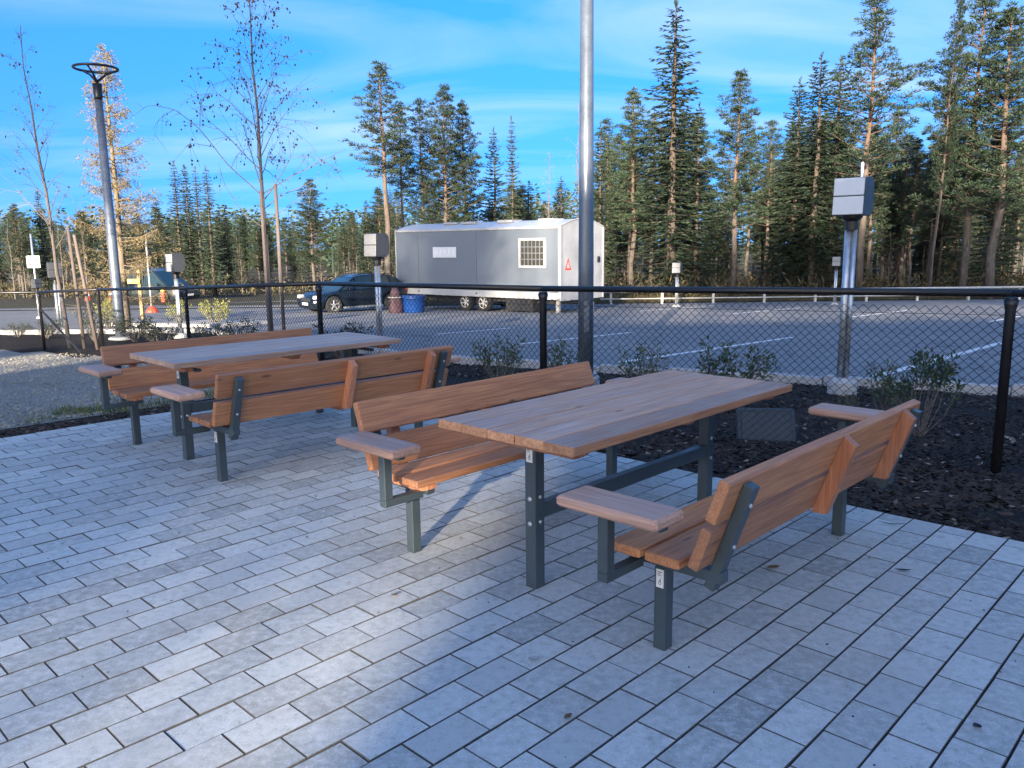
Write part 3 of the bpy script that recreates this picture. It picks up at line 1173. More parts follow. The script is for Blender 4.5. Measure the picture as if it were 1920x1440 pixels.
for px_, top, d, lab in ((25, 382, 56, 'bushy pine at the left edge behind the road sign'),
                         (70, 360, 58, 'pointed spruce just right of the road sign'),
                         (150, 395, 55, 'yellow green pine between the left birch and the larch'),
                         (262, 425, 55, 'young pine right of the larch trunk')):
    tree_px('spruce' if 'spruce' in lab else 'pine', 3, px_, top, d, lab, 1.2)

# bare grey trees and birches among the conifers
BARE = []
for sp in (dict(h=7, Rm=1.4, seed=31, r0=.06, nl=34, up=1.0), dict(h=7, Rm=1.1, seed=32, r0=.05, nl=30, up=1.3)):
    tr, br, lv = bare_tree(**sp)
    a, b_ = tr.mesh('trunk'), br.mesh('branches')
    a.materials.append(M['bark_birch'])
    b_.materials.append(M['twig'])
    BARE.append((a, b_))


for t, nm in LATE:
    o = bpy.data.objects.new(nm, BARE[0][0 if nm == 'trunk' else 1])
    C.objects.link(o)
    o.parent = t


def place_bare(px_, top, d, label, group, k):
    p = wp(px_, top, d)
    t = thing('bare_tree', label, 'tree', (p.x, d, plane_z(d)), rng.uniform(0, 6.28), group)
    for nm, me in zip(('trunk', 'branches'), BARE[k]):
        o = bpy.data.objects.new(nm, me)
        C.objects.link(o)
        o.parent = t
    s = (p.z - plane_z(d)) / 7
    t.scale = (s, s, s)


place_bare(1030, 282, 50, 'leafless grey birch above the rear of the cabin', None, 0)
place_bare(1086, 190, 42, 'dead grey tree half hidden by the tall lamp pole', None, 1)
for k in range(34):
    px_ = rng.uniform(-60, 1120) if k < 22 else rng.uniform(1120, 1950)
    d = rng.uniform(40, 60) if px_ > 720 else rng.uniform(54, 62)
    place_bare(px_, rng.uniform(395, 470), d, 'one of the leafless thickets at the edge of the wood', 'leafless young trees at the wood edge', k % 2)

for x_, y_, s_ in ((-7.8, -23.4, 1.2), (-8.0, -22.0, 1.2), (-10.4, -22.8, 1.2), (-8.8, -21.0, 1.1), (-7.4, -21.2, 1.1)):  # unseen birches added to soften the edges of the sun patch
    t = thing('bare_tree', 'unseen leafless birch added before the passage to soften the sun', 'tree', (x_, y_, -.1), rng.uniform(0, 6), 'added birches softening the sun before the passage')
    for nm, me in zip(('trunk', 'branches'), BARE[0]):
        o = bpy.data.objects.new(nm, me)
        C.objects.link(o)
        o.parent = t
    t.scale = (s_, s_, s_)

# larch with sparse yellow twigs
r = random.Random(41)
h = 9.0
tr, cr = MB(), MB()
tr.tube([(0, 0, -.3), (0.03, 0, h * .5), (0, 0, h)], [.13, .075, .012], 8)
z = .9
while z < h * .985:
    t = z / h
    for k in range(3):
        a = r.uniform(0, 6.28)
        L = (1.85 * (1 - t) ** .85 + .12) * r.uniform(.55, 1.15)
        out = Vector((math.cos(a), math.sin(a), 0))
        side = Vector((-out.y, out.x, 0))
        rise = r.uniform(-.30, .05) + .4 * t

        def P(q):
            return Vector((0, 0, z)) + out * L * q + Vector((0, 0, L * (rise * q + .25 * q ** 3)))
        tr.tube([P(0), P(.5), P(1)], [.02, .012, .005], 3, False)
        n = int(L / .10) + 3
        for q in range(n):
            f = .2 + .8 * (q + r.random()) / n
            p = P(min(1, f))
            e = p + side * r.uniform(-.38, .38) + Vector((0, 0, -r.uniform(.02, .30))) + out * .1
            tr.tube([p, e], [.004, .0015], 3, False)
            for s_ in range(12):
                pp = p.lerp(e, r.random())
                d = (rvec(r) + Vector((0, 0, -.2))).normalized()
                kite(cr, pp, d, d.cross(rvec(r)).normalized(), r.uniform(.05, .11), r.uniform(.012, .026))
    z += h * .013 + .03
p = wp(200, 82, 24.5)
q = wp(238, 600, 24.5)
zb = plane_z(24.5)
t = thing('larch_tree', 'sparse yellowing larch standing right behind the ring lamp', 'tree', (p.x - .15, 24.5, zb))
t.scale = ((p.z - zb) / h,) * 3
obj('trunk', tr, M['bark_larch'], t, smooth_=True)
obj('crown', cr, M['larch'], t)

# ------------------------------------------------------------------ tables and benches (local x across, y along)
S1, S2 = (0.0997, 3.6213, 0.7689), (-2.4913, 6.0518, 0.7967)
MID = 0.7625


def frame_pt(s, lon, lat):
    return s[0] + lon * math.sin(s[2]) + lat * math.cos(s[2]), s[1] + lon * math.cos(s[2]) - lat * math.sin(s[2])


def sticker(parent, w, h, loc, rz):
    """small white care label with black marks, lying on a face that looks along local -y"""
    st = obj('label', MB().box(-w / 2, w / 2, -0.0015, 0.0, -h / 2, h / 2), M['white'], parent, loc)
    st.rotation_euler = (0, 0, rz)
    mk = MB()
    e = -0.0022
    mk.torus((-.000, e, -h * .24), w * .17, w * .035, 12, 4, 'Y')
    mk.box(-w * .02, w * .12, e - .0005, e, -h * .17, -h * .06)
    mk.box(w * .02, w * .10, e - .0005, e, -h * .05, h * .02)
    mk.box(-w * .32, w * .28, e - .0005, e, h * .34, h * .38)
    mk.box(-w * .32, w * .10, e - .0005, e, h * .25, h * .28)
    mk.box(-w * .32, w * .20, e - .0005, e, h * .16, h * .185)
    obj('print', mk, M['ink'], st)
    return st


def bolt(parent, loc, axis, r_=0.011):
    m = MB()
    t = {'x': ((0, 0, 0), (0.008, 0, 0)), '-y': ((0, 0, 0), (0, -0.008, 0)), 'y': ((0, 0, 0), (0, 0.008, 0))}[axis]
    m.tube([t[0], (Vector(t[0]) + Vector(t[1])) / 2, t[1]], [r_, r_, r_ * .6], 8)
    return obj('bolt', m, M['zinc'], parent, loc)


def make_table(label, mat_):
    t = thing('picnic_table', label, 'table')
    y0, y1 = -.222 - MID, 1.745 - MID
    for k in range(5):
        x0 = -.42 + k * .168
        e = rng.uniform(-.002, .002)
        m = MB().box(x0 + .0016, x0 + .1664, y0 + e, y1 + e, .7435, .785 + rng.uniform(-.0008, .0008), .004)
        obj('plank', m, mat_, t)
    for yb in (-.10, .76, 1.62):
        m = MB().box(-.36, .36, yb - MID - .045, yb - MID + .045, .705, .743, .012)
        obj('batten', m, M['batten'], t)
    for yl in (0.0, 1.52):
        m = MB().box(-.033, .033, yl - MID - .033, yl - MID + .033, -0.02, .704, .004)
        lg = obj('leg', m, M['steel_paint'], t)
        m = MB().box(-.30, .30, yl - MID - .02, yl - MID + .02, .688, .7045)
        obj('top_bracket', m, M['steel_paint'], t)
        sgn = '-y' if yl == 0 else 'y'
        for zb in (.435, .315):
            bolt(lg, (0, yl - MID + (-.033 if yl == 0 else .033), zb), sgn, .012)
        for zb in (.445, .325):
            bolt(lg, (.033, yl - MID, zb), 'x', .010)
    m = MB().box(-.026, .026, .034 - MID, 1.486 - MID, .335, .405, .004)
    obj('stretcher', m, M['steel_paint'], t)
    sticker(t, .038, .075, (-.001, -.0335 - MID, .648), 0)
    return t


def make_bench(label):
    t = thing('bench', label, 'bench')
    off = .771
    y0, y1 = -.222 - MID, 1.745 - MID
    ly = (-.09 - MID, 1.63 - MID)
    for x0, x1 in ((.592, .742), (.766, .918)):
        e = rng.uniform(-.002, .002)
        obj('seat_plank', MB().box(x0 - off, x1 - off, y0 + e, y1 + e, .402, .440, .006), M['board'], t)
    # leaning back boards
    tilt = math.atan2(1.073 - .951, .783 - .430)
    for (xa, za, xb, zb) in ((.951, .430, 1.006, .592), (1.017, .622, 1.073, .783)):
        cx, cz = (xa + xb) / 2 - off, (za + zb) / 2
        L = math.hypot(xb - xa, zb - za)
        mt = Matrix.Translation((cx, 0, cz)) @ Matrix.Rotation(tilt, 4, 'Y') @ Matrix.Translation((.0215, 0, 0))
        m = MB()
        tt = MB().box(-.0215, .0215, y0, y1, -L / 2, L / 2, .005)
        m.add([mt @ Vector(p) for p in tt.v], tt.f)
        obj('back_plank', m, M['board'], t)
    out = .0435                                   # outer face of the boards

    def slant(x_off, z0, z1, sy, sx, yc, ch=.003, cut=0.0):
        mt = (Matrix.Translation((.951 - off, yc, .430)) @ Matrix.Rotation(tilt, 4, 'Y')
              @ Matrix.Translation((out + x_off + sx / 2, 0, 0)))
        if cut:
            tt = MB().prism([(-sx / 2, z0), (sx / 2, z0 + cut), (sx / 2, z1 - cut), (-sx / 2, z1)], 1, -sy / 2, sy / 2)
        else:
            tt = MB().box(-sx / 2, sx / 2, -sy / 2, sy / 2, z0, z1, ch)
        return MB().add([mt @ Vector(p) for p in tt.v], tt.f)
    for yb in (.775 - MID, 1.50 - MID):
        obj('back_batten', slant(.0008, -.015, .372, .046, .062, yb, 0, .022), M['batten'], t, fixn=True)
    for yb in (-.12, .775, 1.58):
        m = MB().prism([(.60 - off, .4015), (.905 - off, .4015), (.905 - off, .372), (.87 - off, .36), (.66 - off, .36), (.60 - off, .378)],
                       1, yb + .06 - MID - .03, yb + .06 - MID + .03)
        obj('seat_batten', m, M['batten'], t, fixn=True)
    for k, yl in enumerate(ly):
        sg = -1 if k == 0 else 1
        lg = obj('leg', MB().box(-.0275, .0275, yl - .0275, yl + .0275, -.02, .3445, .003), M['steel_paint'], t)
        # bent steel arm: under the seat, then up behind the boards
        fm = MB()
        fm.box(.62 - off, 1.036 - off, yl - .0265, yl + .0265, .345, .3925, .003)
        obj('seat_arm', fm, M['steel_paint'], t)
        up = obj('back_arm', slant(.0008, -.098, .356, .052, .042, yl), M['steel_paint'], t)
        for zb in (.10, .28):
            mt = (Matrix.Translation((.951 - off, yl, .430)) @ Matrix.Rotation(tilt, 4, 'Y') @ Matrix.Translation((out + .043, 0, zb)))
            b_ = bolt(up, mt.translation, 'x', .009)
        # armrest beyond the seat end, on a steel upright
        ya = yl + sg * .245
        fa, fb = sorted((yl + sg * .0265, ya + sg * .024))
        obj('arm_bar', MB().box(.646 - off, .694 - off, fa, fb, .329, .3435 + .022, .003), M['steel_paint'], t)
        obj('arm_upright', MB().box(.646 - off, .694 - off, ya - .024, ya + .024, .366, .588, .003), M['steel_paint'], t)
        obj('arm_carrier', MB().box(.535 - off, .93 - off, ya - .022, ya + .022, .5885, .610, .003), M['steel_paint'], t)
        a0, a1 = sorted((ya - sg * .095, ya + sg * .095))
        obj('armrest', MB().box(.495 - off, .955 - off, a0, a1, .6105, .655, .012), M['board_arm'], t)
    sticker(t, .034, .075, (.0, -.028 + ly[0], .298), 0)
    return t


table1 = make_table('picnic table with purplish brown top, nearest the camera between two benches', M['board_table'])
table2 = make_table('greyed picnic table beside the gravel, farther from the camera', M['board_table2'])
for tb, s, dz in ((table1, S1, 0), (table2, S2, .017)):
    x, y = frame_pt(s, MID, 0)
    tb.location = (x, y, dz)
    tb.rotation_euler = (0, 0, -s[2])
    tb['group'] = 'picnic tables on the paving'
benches = []
b0 = make_bench('bench with its back to the camera on the right of the nearer table')
for s, side, dz, lab in ((S1, 1, 0, None),
                         (S1, -1, 0, 'bench facing the camera, left of the purplish table'),
                         (S2, 1, .017, 'orange brown bench seen from behind, right of the greyed table'),
                         (S2, -1, .017, 'bench beside the gravel, left of the greyed table')):
    o = b0 if lab is None else relabel(copy_tree(b0), lab)
    x, y = frame_pt(s, MID, side * .771)
    o.location = (x, y, dz)
    o.rotation_euler = (0, 0, -s[2] + (0 if side > 0 else math.pi))
    o['group'] = 'wooden benches at the picnic tables'
    benches.append(o)

# ------------------------------------------------------------------ chain link fence
FP = [Vector((3.465, 5.62, 1.222)), Vector((.300, 7.6, 1.181)), Vector((-2.476, 10.5, 1.122)), Vector((-5.274, 13.2, .951)),
      Vector((-8.008, 15.8, .812)), Vector((-9.856, 17.0, .712))]
FP = [FP[0] + (FP[0] - FP[1]).normalized() * 3.7 + Vector((0, -.5, 0))] + FP + [Vector((-14.2, 18.9, .60))]
fence = thing('chain_link_fence', 'black chain link fence with round top rail behind the tables', 'fence', (FP[2].x, FP[2].y, 0))
org = fence.location.copy()
for i, p in enumerate(FP):
    r0 = .034 if i < 4 else .03
    g = G(p.x, p.y) - .25
    m = MB()
    m.tube([p + Vector((0, 0, -.03)) - org, p + Vector((0, 0, -.05)) - org], [r0 * 1.15, r0 * 1.15], 12)
    m.tube([p + Vector((0, 0, -.045)) - org, p + Vector((0, 0, -.085)) - org, p + Vector((0, 0, -.12)) - org,
            Vector((p.x, p.y, g)) - org], [r0 * 1.45, r0 * 1.25, r0, r0], 14)
    obj('post', m, M['black'], fence, smooth_=True)
for a, b_ in zip(FP[:-1], FP[1:]):
    obj('top_rail', MB().tube([a - org, b_ - org], .0275, 12), M['black'], fence, smooth_=True)
    obj('tension_wire', MB().tube([a + Vector((0, 0, -.155)) - org, b_ + Vector((0, 0, -.155)) - org], .0022, 5), M['wire'], fence)
# brace at the end post on the left
a = FP[6]
obj('brace', MB().tube([a + Vector((0, 0, -.35)) - org, Vector((-8.75, 16.35, plane_z(16.4))) - org], .022, 8), M['black'], fence)
m = MB()
DW = .0345                                         # half a mesh opening
for a, b_ in zip(FP[:-1], FP[1:]):
    dv = Vector((b_.x - a.x, b_.y - a.y, 0))
    L = dv.length
    ux = dv.normalized()
    nrm = Vector((-ux.y, ux.x, 0))

    def top(s):
        return a.z + (b_.z - a.z) * s / L - .095

    def bot(s):
        q = a + ux * s
        return G(q.x, q.y) - .02
    n = int(L / DW)
    wid = .0024 if a.y < 13 else .0024
    dens = 1
    for k in range(n + 1):
        s0 = k * DW + DW
        if s0 > L:
            break
        # one zigzag wire, from top knuckle to the ground
        zt = top(s0)
        nz = int((zt - bot(s0)) / DW / .95)
        pts = []
        for i in range(nz + 1):
            sg = -1 if (i + k) % 2 else 1
            pts.append(Vector((a.x, a.y, 0)) + ux * (s0 + sg * DW * .53) + nrm * (.0022 * (1 if (i // 1) % 2 else -1))
                       + Vector((0, 0, zt - i * DW * .95)) - org)
        b0_ = len(m.v)
        for i, p in enumerate(pts):
            m.v += [tuple(p + nrm * wid), tuple(p - nrm * wid * .5 + Vector((0, 0, wid * 1.25))),
                    tuple(p - nrm * wid * .5 - Vector((0, 0, wid * 1.25)))]
            if i:
                c0, c1 = b0_ + (i - 1) * 3, b0_ + i * 3
                for j in range(3):
                    j2 = (j + 1) % 3
                    m.f.append((c0 + j, c0 + j2, c1 + j2, c1 + j))
tag(obj('wire_mesh', m, M['wire'], fence), kind='stuff')

# ------------------------------------------------------------------ lamp poles and socket boxes
p = wp(1098, 690, 10.3)
zb = G(p.x, 10.3)
lp = thing('lamp_pole', 'tall grey lamp pole running out of the top of the picture', 'lamp post', (p.x, 10.3, zb))
H_ = 8.2
obj('pole', MB().tube([(0, 0, 0), (0, 0, 1.6), (0, 0, H_)], [.100, .096, .058], 24), M['pole_grey'], lp, smooth_=True)
obj('footing', MB().tube([(0, 0, -.3), (0, 0, .16), (0, 0, .19)], [.19, .18, .16], 16), M['concrete'], lp)
obj('flange', MB().tube([(0, 0, .19), (0, 0, .215)], .15, 16), M['galv'], lp)
for k in range(4):
    a = k * math.pi / 2 + .5
    obj('anchor_bolt', MB().tube([(.125 * math.cos(a), .125 * math.sin(a), .215), (.125 * math.cos(a), .125 * math.sin(a), .27)], .014, 6),
        M['zinc'], lp)
obj('hatch', MB().box(-.035, .035, -.106, -.094, .75, 1.15, .004), M['pole_grey'], lp)


def ring_head(parent, z, Rr, tilt):
    hd = obj('ring_lamp', MB().torus((0, 0, 0), Rr, .030, 36, 8), M['black'], parent, (0, 0, z), smooth_=True)
    m = MB()
    for k in range(3):
        a = k * 2.094 + .6
        m.tube([(0, 0, -.30), (Rr * .45 * math.cos(a), Rr * .45 * math.sin(a), -.12), (Rr * .97 * math.cos(a), Rr * .97 * math.sin(a), -.01)],
               [.034, .024, .022], 6)
    obj('bracket', m, M['black'], hd)
    return hd


ring_head(lp, H_ + .4, .5, 0)
d = 19.8
b_ = wp(227, 632, d)
tp_ = wp(188, 128, d)
lp2 = thing('ring_lamp_post', 'grey lamp post topped with a dark open ring', 'lamp post', (b_.x, d, b_.z - .12))
hh = tp_.z - b_.z + .12
obj('pole', MB().tube([(0, 0, -.3), (0, 0, .8), (0, 0, hh - .62)], [.125, .122, .082], 20), M['pole_grey'], lp2, smooth_=True)
obj('collar', MB().tube([(0, 0, hh - .70), (0, 0, hh - .64), (0, 0, hh - .34)], [.085, .092, .105], 16), M['black'], lp2, smooth_=True)
ring_head(lp2, hh, .47, 0)
obj('footing', MB().tube([(0, 0, -.5), (0, 0, .09), (0, 0, .13)], [.30, .29, .26], 16), M['concrete'], lp2)


def socket_box(px, y_top, y_bot, d, label, y_foot=None, rz=None, sc=1.0, pipe=False, zfoot=None, flap='box_light'):
    c = wp(px, (y_top + y_bot) / 2, d)
    z1, z0 = wp(px, y_top, d).z, wp(px, y_bot, d).z
    zf = plane_z(d) if zfoot is None else zfoot
    t = thing('socket_post', label, 'socket post', (c.x, d, zf), rz if rz is not None else R(-42 - 0), 'engine heater socket posts')
    hb = z1 - z0
    w, q = hb * .40, hb * .36
    zc = (z0 + z1) / 2 - zf
    # box: rounded back, slightly leaning front with two flaps (front looks along -y)
    m = MB()
    prof = [(-q * .95, -hb / 2 + .015), (-q * .80, hb / 2 - .01), (q * .55, hb / 2), (q * .95, hb * .36), (q * 1.05, 0), (q * .95, -hb * .34), (q * .5, -hb / 2)]
    m.prism(prof, 0, -w, w)
    bx = obj('box', m, M['box_dark'], t, (0, 0, zc), fixn=True)
    sl = math.atan2(.15 * q, hb)
    for zz0, zz1 in ((-hb * .47, -.004), (.008, hb * .46)):
        mm = MB()
        mt = Matrix.Translation((0, -q * .875 - .012, 0)) @ Matrix.Rotation(-sl, 4, 'X')
        tt = MB().box(-w * .97, w * .97, -.012, .008, zz0, zz1, .006)
        mm.add([mt @ Vector(p) for p in tt.v], tt.f)
        obj('flap', mm, M[flap], bx)
    zt = zc - hb / 2
    obj('neck', MB().tube([(0, 0, zt + .03), (0, 0, zt - .02), (0, 0, zt - .06), (0, 0, zt - .16)], [hb * .28, hb * .26, hb * .165, hb * .16], 14), M['black'], t)
    rp = hb * .125
    pp = MB().tube([(-rp * .55, 0, -.05), (-rp * .55, 0, zt - .12)], rp * .78, 14)
    obj('post', pp, M['galv'], t, smooth_=True)
    obj('conduit', MB().tube([(rp * .75, 0, -.05), (rp * .75, 0, zt - .12)], rp * .5, 10), M['galv'], t, smooth_=True)
    obj('footing', MB().tube([(0, 0, -.2), (0, 0, .07), (0, 0, .12)], [hb * .40, hb * .38, hb * .22], 12), M['concrete'], t)
    if pipe:
        obj('pipe', MB().tube([(.05, .1, zc + hb / 2 - .02), (.05, .1, zc + hb / 2 + .17)], .024, 8), M['galv'], t)
    return t


socket_box(1600, 332, 405, 9.7, 'large socket box with pale front on a galvanised post at the right', pipe=True, zfoot=-.17)
socket_box(706, 437, 482, 15.6, 'socket box in front of the left end of the grey cabin', flap='box_mid')
socket_box(328, 475, 510, 20.0, 'dark socket box right of the ring lamp', flap='box_mid')
socket_box(102, 492, 521, 23.0, 'narrow black socket box beside the left birch', rz=R(35), flap='box_dark')
socket_box(68, 523, 540, 30.0, 'small black socket box below the square road sign', rz=R(60), flap='box_dark')
socket_box(1270, 492, 512, 33.5, 'small socket box across the car park before the tallest spruce', rz=R(-30), flap='box_mid')
socket_box(1569, 481, 499, 33.5, 'small socket box across the car park beside the large box post', rz=R(-30), flap='box_mid')

# square road sign with a struck-through ring
d = 40.0
c = wp(62.5, 491, d)
t = thing('road_sign', 'white square road sign with struck through ring on tall pole', 'road sign', (c.x, d, plane_z(d)), R(14))
zc = c.z - plane_z(d)
obj('pole', MB().tube([(0, .04, -.2), (0, .04, zc + 1.35)], .05, 10), M['galv'], t, smooth_=True)
pn = obj('plate', MB().box(-.29, .29, -.012, .012, -.29, .29, .008), M['white'], t, (0, 0, zc))
mk = MB().torus((0, -.013, 0), .17, .02, 24, 4, 'Y')
mt = Matrix.Rotation(R(-45), 4, 'Y')
tt = MB().box(-.24, .24, -.017, -.012, -.026, .026)
mk.add([mt @ Vector(p) for p in tt.v], tt.f)
obj('symbol', mk, M['box_dark'], pn)

# thin white poles, posts and bollards of the far left
for px_, y0, y1, d, lab in ((283, 440, 560, 34, 'thin white pole with red foot left of the dark van'),
                            (527, 382, 560, 38, 'thin white pole right of the central staked birch')):
    a, b_ = wp(px_, y0, d), wp(px_, y1, d)
    t = thing('white_pole', lab, 'pole', (b_.x, d, plane_z(d)))
    obj('pole', MB().tube([(0, 0, 0), (0, 0, a.z - plane_z(d))], [.045, .03], 8), M['trailer_white'], t, smooth_=True)
    if px_ == 283:
        obj('foot', MB().tube([(0, 0, 0), (0, 0, .12), (0, 0, .3)], [.28, .24, .09], 10), M['red_paint'], t)
d = 44
c = wp(307, 566, d)
t = thing('bollard', 'red bollard with yellow top below the dark van', 'bollard', (c.x, d, plane_z(d)))
obj('body', MB().tube([(0, 0, 0), (0, 0, .08), (0, 0, .12), (0, 0, .72)], [.24, .22, .12, .10], 12), M['orange'], t)
obj('cap', MB().tube([(0, 0, .72), (0, 0, .92), (0, 0, .95)], [.105, .10, .05], 12), M['yellow'], t)
for px_, lab in ((163, 'orange traffic cone standing left of the larch'), (207, 'orange traffic cone beside the ring lamp pole')):
    d = 48
    c = wp(px_, 540, d)
    t = thing('traffic_cone', lab, 'traffic cone', (c.x, d, plane_z(d)))
    obj('base', MB().box(-.28, .28, -.28, .28, 0, .05), M['orange'], t)
    obj('cone', MB().tube([(0, 0, .05), (0, 0, .6), (0, 0, 1.0)], [.20, .11, .05], 12), M['orange'], t)
    obj('band', MB().tube([(0, 0, .45), (0, 0, .62)], [.142, .118], 12), M['white'], t)
d = 27
a, b_ = wp(259, 500, d), wp(236, 533, d)
t = thing('wooden_barrier', 'pale wooden barrier with one yellow rail by the ring lamp', 'barrier', (a.x, d, plane_z(d)))
zt = a.z - plane_z(d)
obj('post', MB().box(-.05, .05, -.05, .05, -.1, zt, .006), M['stake_yellow'], t)
obj('post', MB().box(b_.x - a.x - .05, b_.x - a.x + .05, -.05, .05, -.1, zt - .4, .006), M['stake_yellow'], t)
obj('rail', MB().box(b_.x - a.x - .1, .04, -.09, -.052, zt - .55, zt - .40, .006), M['yellow'], t)

# guard rail along the far edge of the car park
gr = thing('guard_rail', 'low pale guard rail along the wood at the far car park edge', 'guard rail', (0, 36.6, plane_z(36.6)))
for k in range(14):
    x = 4.5 + k * 2.3
    obj('post', MB().box(x - .05, x + .05, -.05, .05, -.2, .62), M['rail_grey'], gr)
obj('rail', MB().tube([(4.0, -.09, .60), (36, -.09, .60)], .05, 8), M['rail_grey'], gr)
obj('rail', MB().tube([(4.0, -.09, .28), (36, -.09, .28)], .028, 8), M['rail_grey'], gr)

# ------------------------------------------------------------------ site cabin on wheels
ax = Vector((math.cos(R(40)), -math.sin(R(40)), 0))           # along the side, towards the rear end
Wp = Vector((-1.62, 32.0, 0))
ctr = Wp + ax * .08
nside = Vector((-math.sin(R(40)), -math.cos(R(40)), 0))
tr_o = thing('site_cabin', 'grey site cabin on wheels parked at the edge of the wood', 'site cabin', (ctr.x, ctr.y, plane_z(ctr.y)), R(-40))
# local x along (rear = +), local -y = visible side
Lh, Wd = 4.28, 2.75
z0, z1 = .86, 3.16
gz = plane_z(ctr.y)
seams = [-Lh, -2.95, .28, Lh]
for a, b_ in zip(seams[:-1], seams[1:]):
    obj('side_panel', MB().box(a + .02, b_ - .02, 0, .05, z0, z1, .006), M['trailer_side'], tr_o)
obj('wall_core', MB().box(-Lh + .02, Lh - .02, .035, Wd - .01, z0 + .001, z1 - .01), M['trailer_side'], tr_o)
for x in seams[1:-1]:
    obj('seam_strip', MB().box(x - .035, x + .035, -.02, .03, z0, z1), M['trailer_side'], tr_o)
obj('gutter', MB().box(-Lh, Lh + .03, -.035, .02, z1 - .02, z1 + .07, .01), M['trailer_white'], tr_o)
# curved roof
arc = [(Wd * i / 10 - 0, z1 + .055 + .34 * math.sin(math.pi * (.06 + .88 * i / 10)) - .06) for i in range(11)]
m = MB().prism([(-.02, z1 + .02)] + arc + [(Wd + .02, z1 + .02)], 0, -Lh, Lh)
obj('roof', m, M['trailer_roof'], tr_o, fixn=True)
for x in (-2.0, -1.0, .9, 2.9):
    obj('roof_hatch', MB().box(x, x + .75, .55, 1.2, z1 + .25, z1 + .34 + .02 * (x > 0), .02), M['trailer_white'], tr_o)
obj('skirt', MB().box(-Lh, Lh, .001, .06, z0 - .26, z0 - .002, .01), M['trailer_white'], tr_o)
for x in seams[1:-1]:
    obj('skirt_clip', MB().box(x - .03, x + .03, -.015, .001, z0 - .16, z0 - .10), M['ink'], tr_o)
# rear end
m = MB().prism([(0, z0 - .30)] + [(0, z1)] + arc + [(Wd, z1), (Wd, z0 - .30)], 0, Lh + .001, Lh + .06)
obj('rear_panel', m, M['trailer_white'], tr_o, fixn=True)
for y in (-.02, Wd - .06):
    obj('corner_post', MB().box(Lh - .03, Lh + .10, y, y + .08, z0 - .3, z1 + .04, .015), M['trailer_white'], tr_o)
m = MB()
for a, b_ in zip(arc[:-1], arc[1:]):
    m.tube([(Lh + .05, a[0], a[1]), (Lh + .05, b_[0], b_[1])], .035, 6)
obj('roof_edge', m, M['trailer_white'], tr_o)
obj('corner_post', MB().box(-Lh - .03, -Lh + .03, -.02, .06, z0 - .26, z1 + .04, .01), M['trailer_white'], tr_o)
# window with bars
wx0, wx1, wz0, wz1 = 2.55, 3.62, 1.83, 2.72
fr = MB()
fr.box(wx0 - .10, wx1 + .10, -.05, -.001, wz1, wz1 + .10, .008)
fr.box(wx0 - .10, wx1 + .10, -.05, -.001, wz0 - .10, wz0, .008)
fr.box(wx0 - .10, wx0, -.049, -.001, wz0 + .001, wz1 - .001)
fr.box(wx1, wx1 + .10, -.049, -.001, wz0 + .001, wz1 - .001)
wf = obj('window', fr, M['trailer_white'], tr_o)
obj('pane', MB().box(wx0 + .001, wx1 - .001, -.012, -.002, wz0 + .001, wz1 - .001), M['win_glass'], wf)
for k in range(1, 6):
    x = wx0 + (wx1 - wx0) * k / 6
    obj('bar', MB().box(x - .014, x + .014, -.045, -.025, wz0, wz1), M['box_mid'], wf)
for k in range(1, 4):
    z = wz0 + (wz1 - wz0) * k / 4
    obj('bar', MB().box(wx0, wx1, -.040, -.028, z - .014, z + .014), M['box_mid'], wf)
# name plate with five worn pale letters
pl_ = obj('name_plate', MB().box(-2.05, -.75, -.03, -.001, 2.10, 2.52, .01), M['box_light'], tr_o)
for k in range(5):
    x = -1.92 + k * .235
    m = MB().prism([(x, 2.19), (x + .05, 2.19), (x + .085, 2.33), (x + .12, 2.19), (x + .17, 2.19), (x + .11, 2.44), (x + .06, 2.44)], 1, -.034, -.0305)
    obj('letter', m, M['white'], pl_, fixn=True)
m = MB()
tri = [(.0, .24), (-.19, -.20), (.19, -.20)]
tri2 = [(.0, .13), (-.11, -.135), (.11, -.135)]
yc, zc = .48, 1.86
for i in range(3):
    a, b_, c, e = tri[i], tri[(i + 1) % 3], tri2[(i + 1) % 3], tri2[i]
    m.add([(Lh + .068, yc + q[0], zc + q[1]) for q in (a, b_, c, e)] + [(Lh + .060, yc + q[0], zc + q[1]) for q in (a, b_, c, e)],
          [(0, 1, 2, 3), (4, 7, 6, 5), (0, 4, 5, 1), (2, 6, 7, 3)])
wt = obj('warning_triangle', m, M['red_paint'], tr_o, fixn=True)
obj('triangle_field', MB().add([(Lh + .064, yc + q[0], zc + q[1]) for q in tri2], [(0, 1, 2)]), M['trailer_white'], wt)
obj('door_lock', MB().box(Lh + .061, Lh + .12, Wd - .42, Wd - .28, 1.9, 2.12, .02), M['black'], tr_o)
obj('chassis', MB().box(-Lh + .1, Lh - .1, .35, Wd - .35, .42, z0 - .02), M['under'], tr_o)
obj('storage_box', MB().box(1.7, 3.0, .1, .8, .12, z0 - .28), M['under'], tr_o)


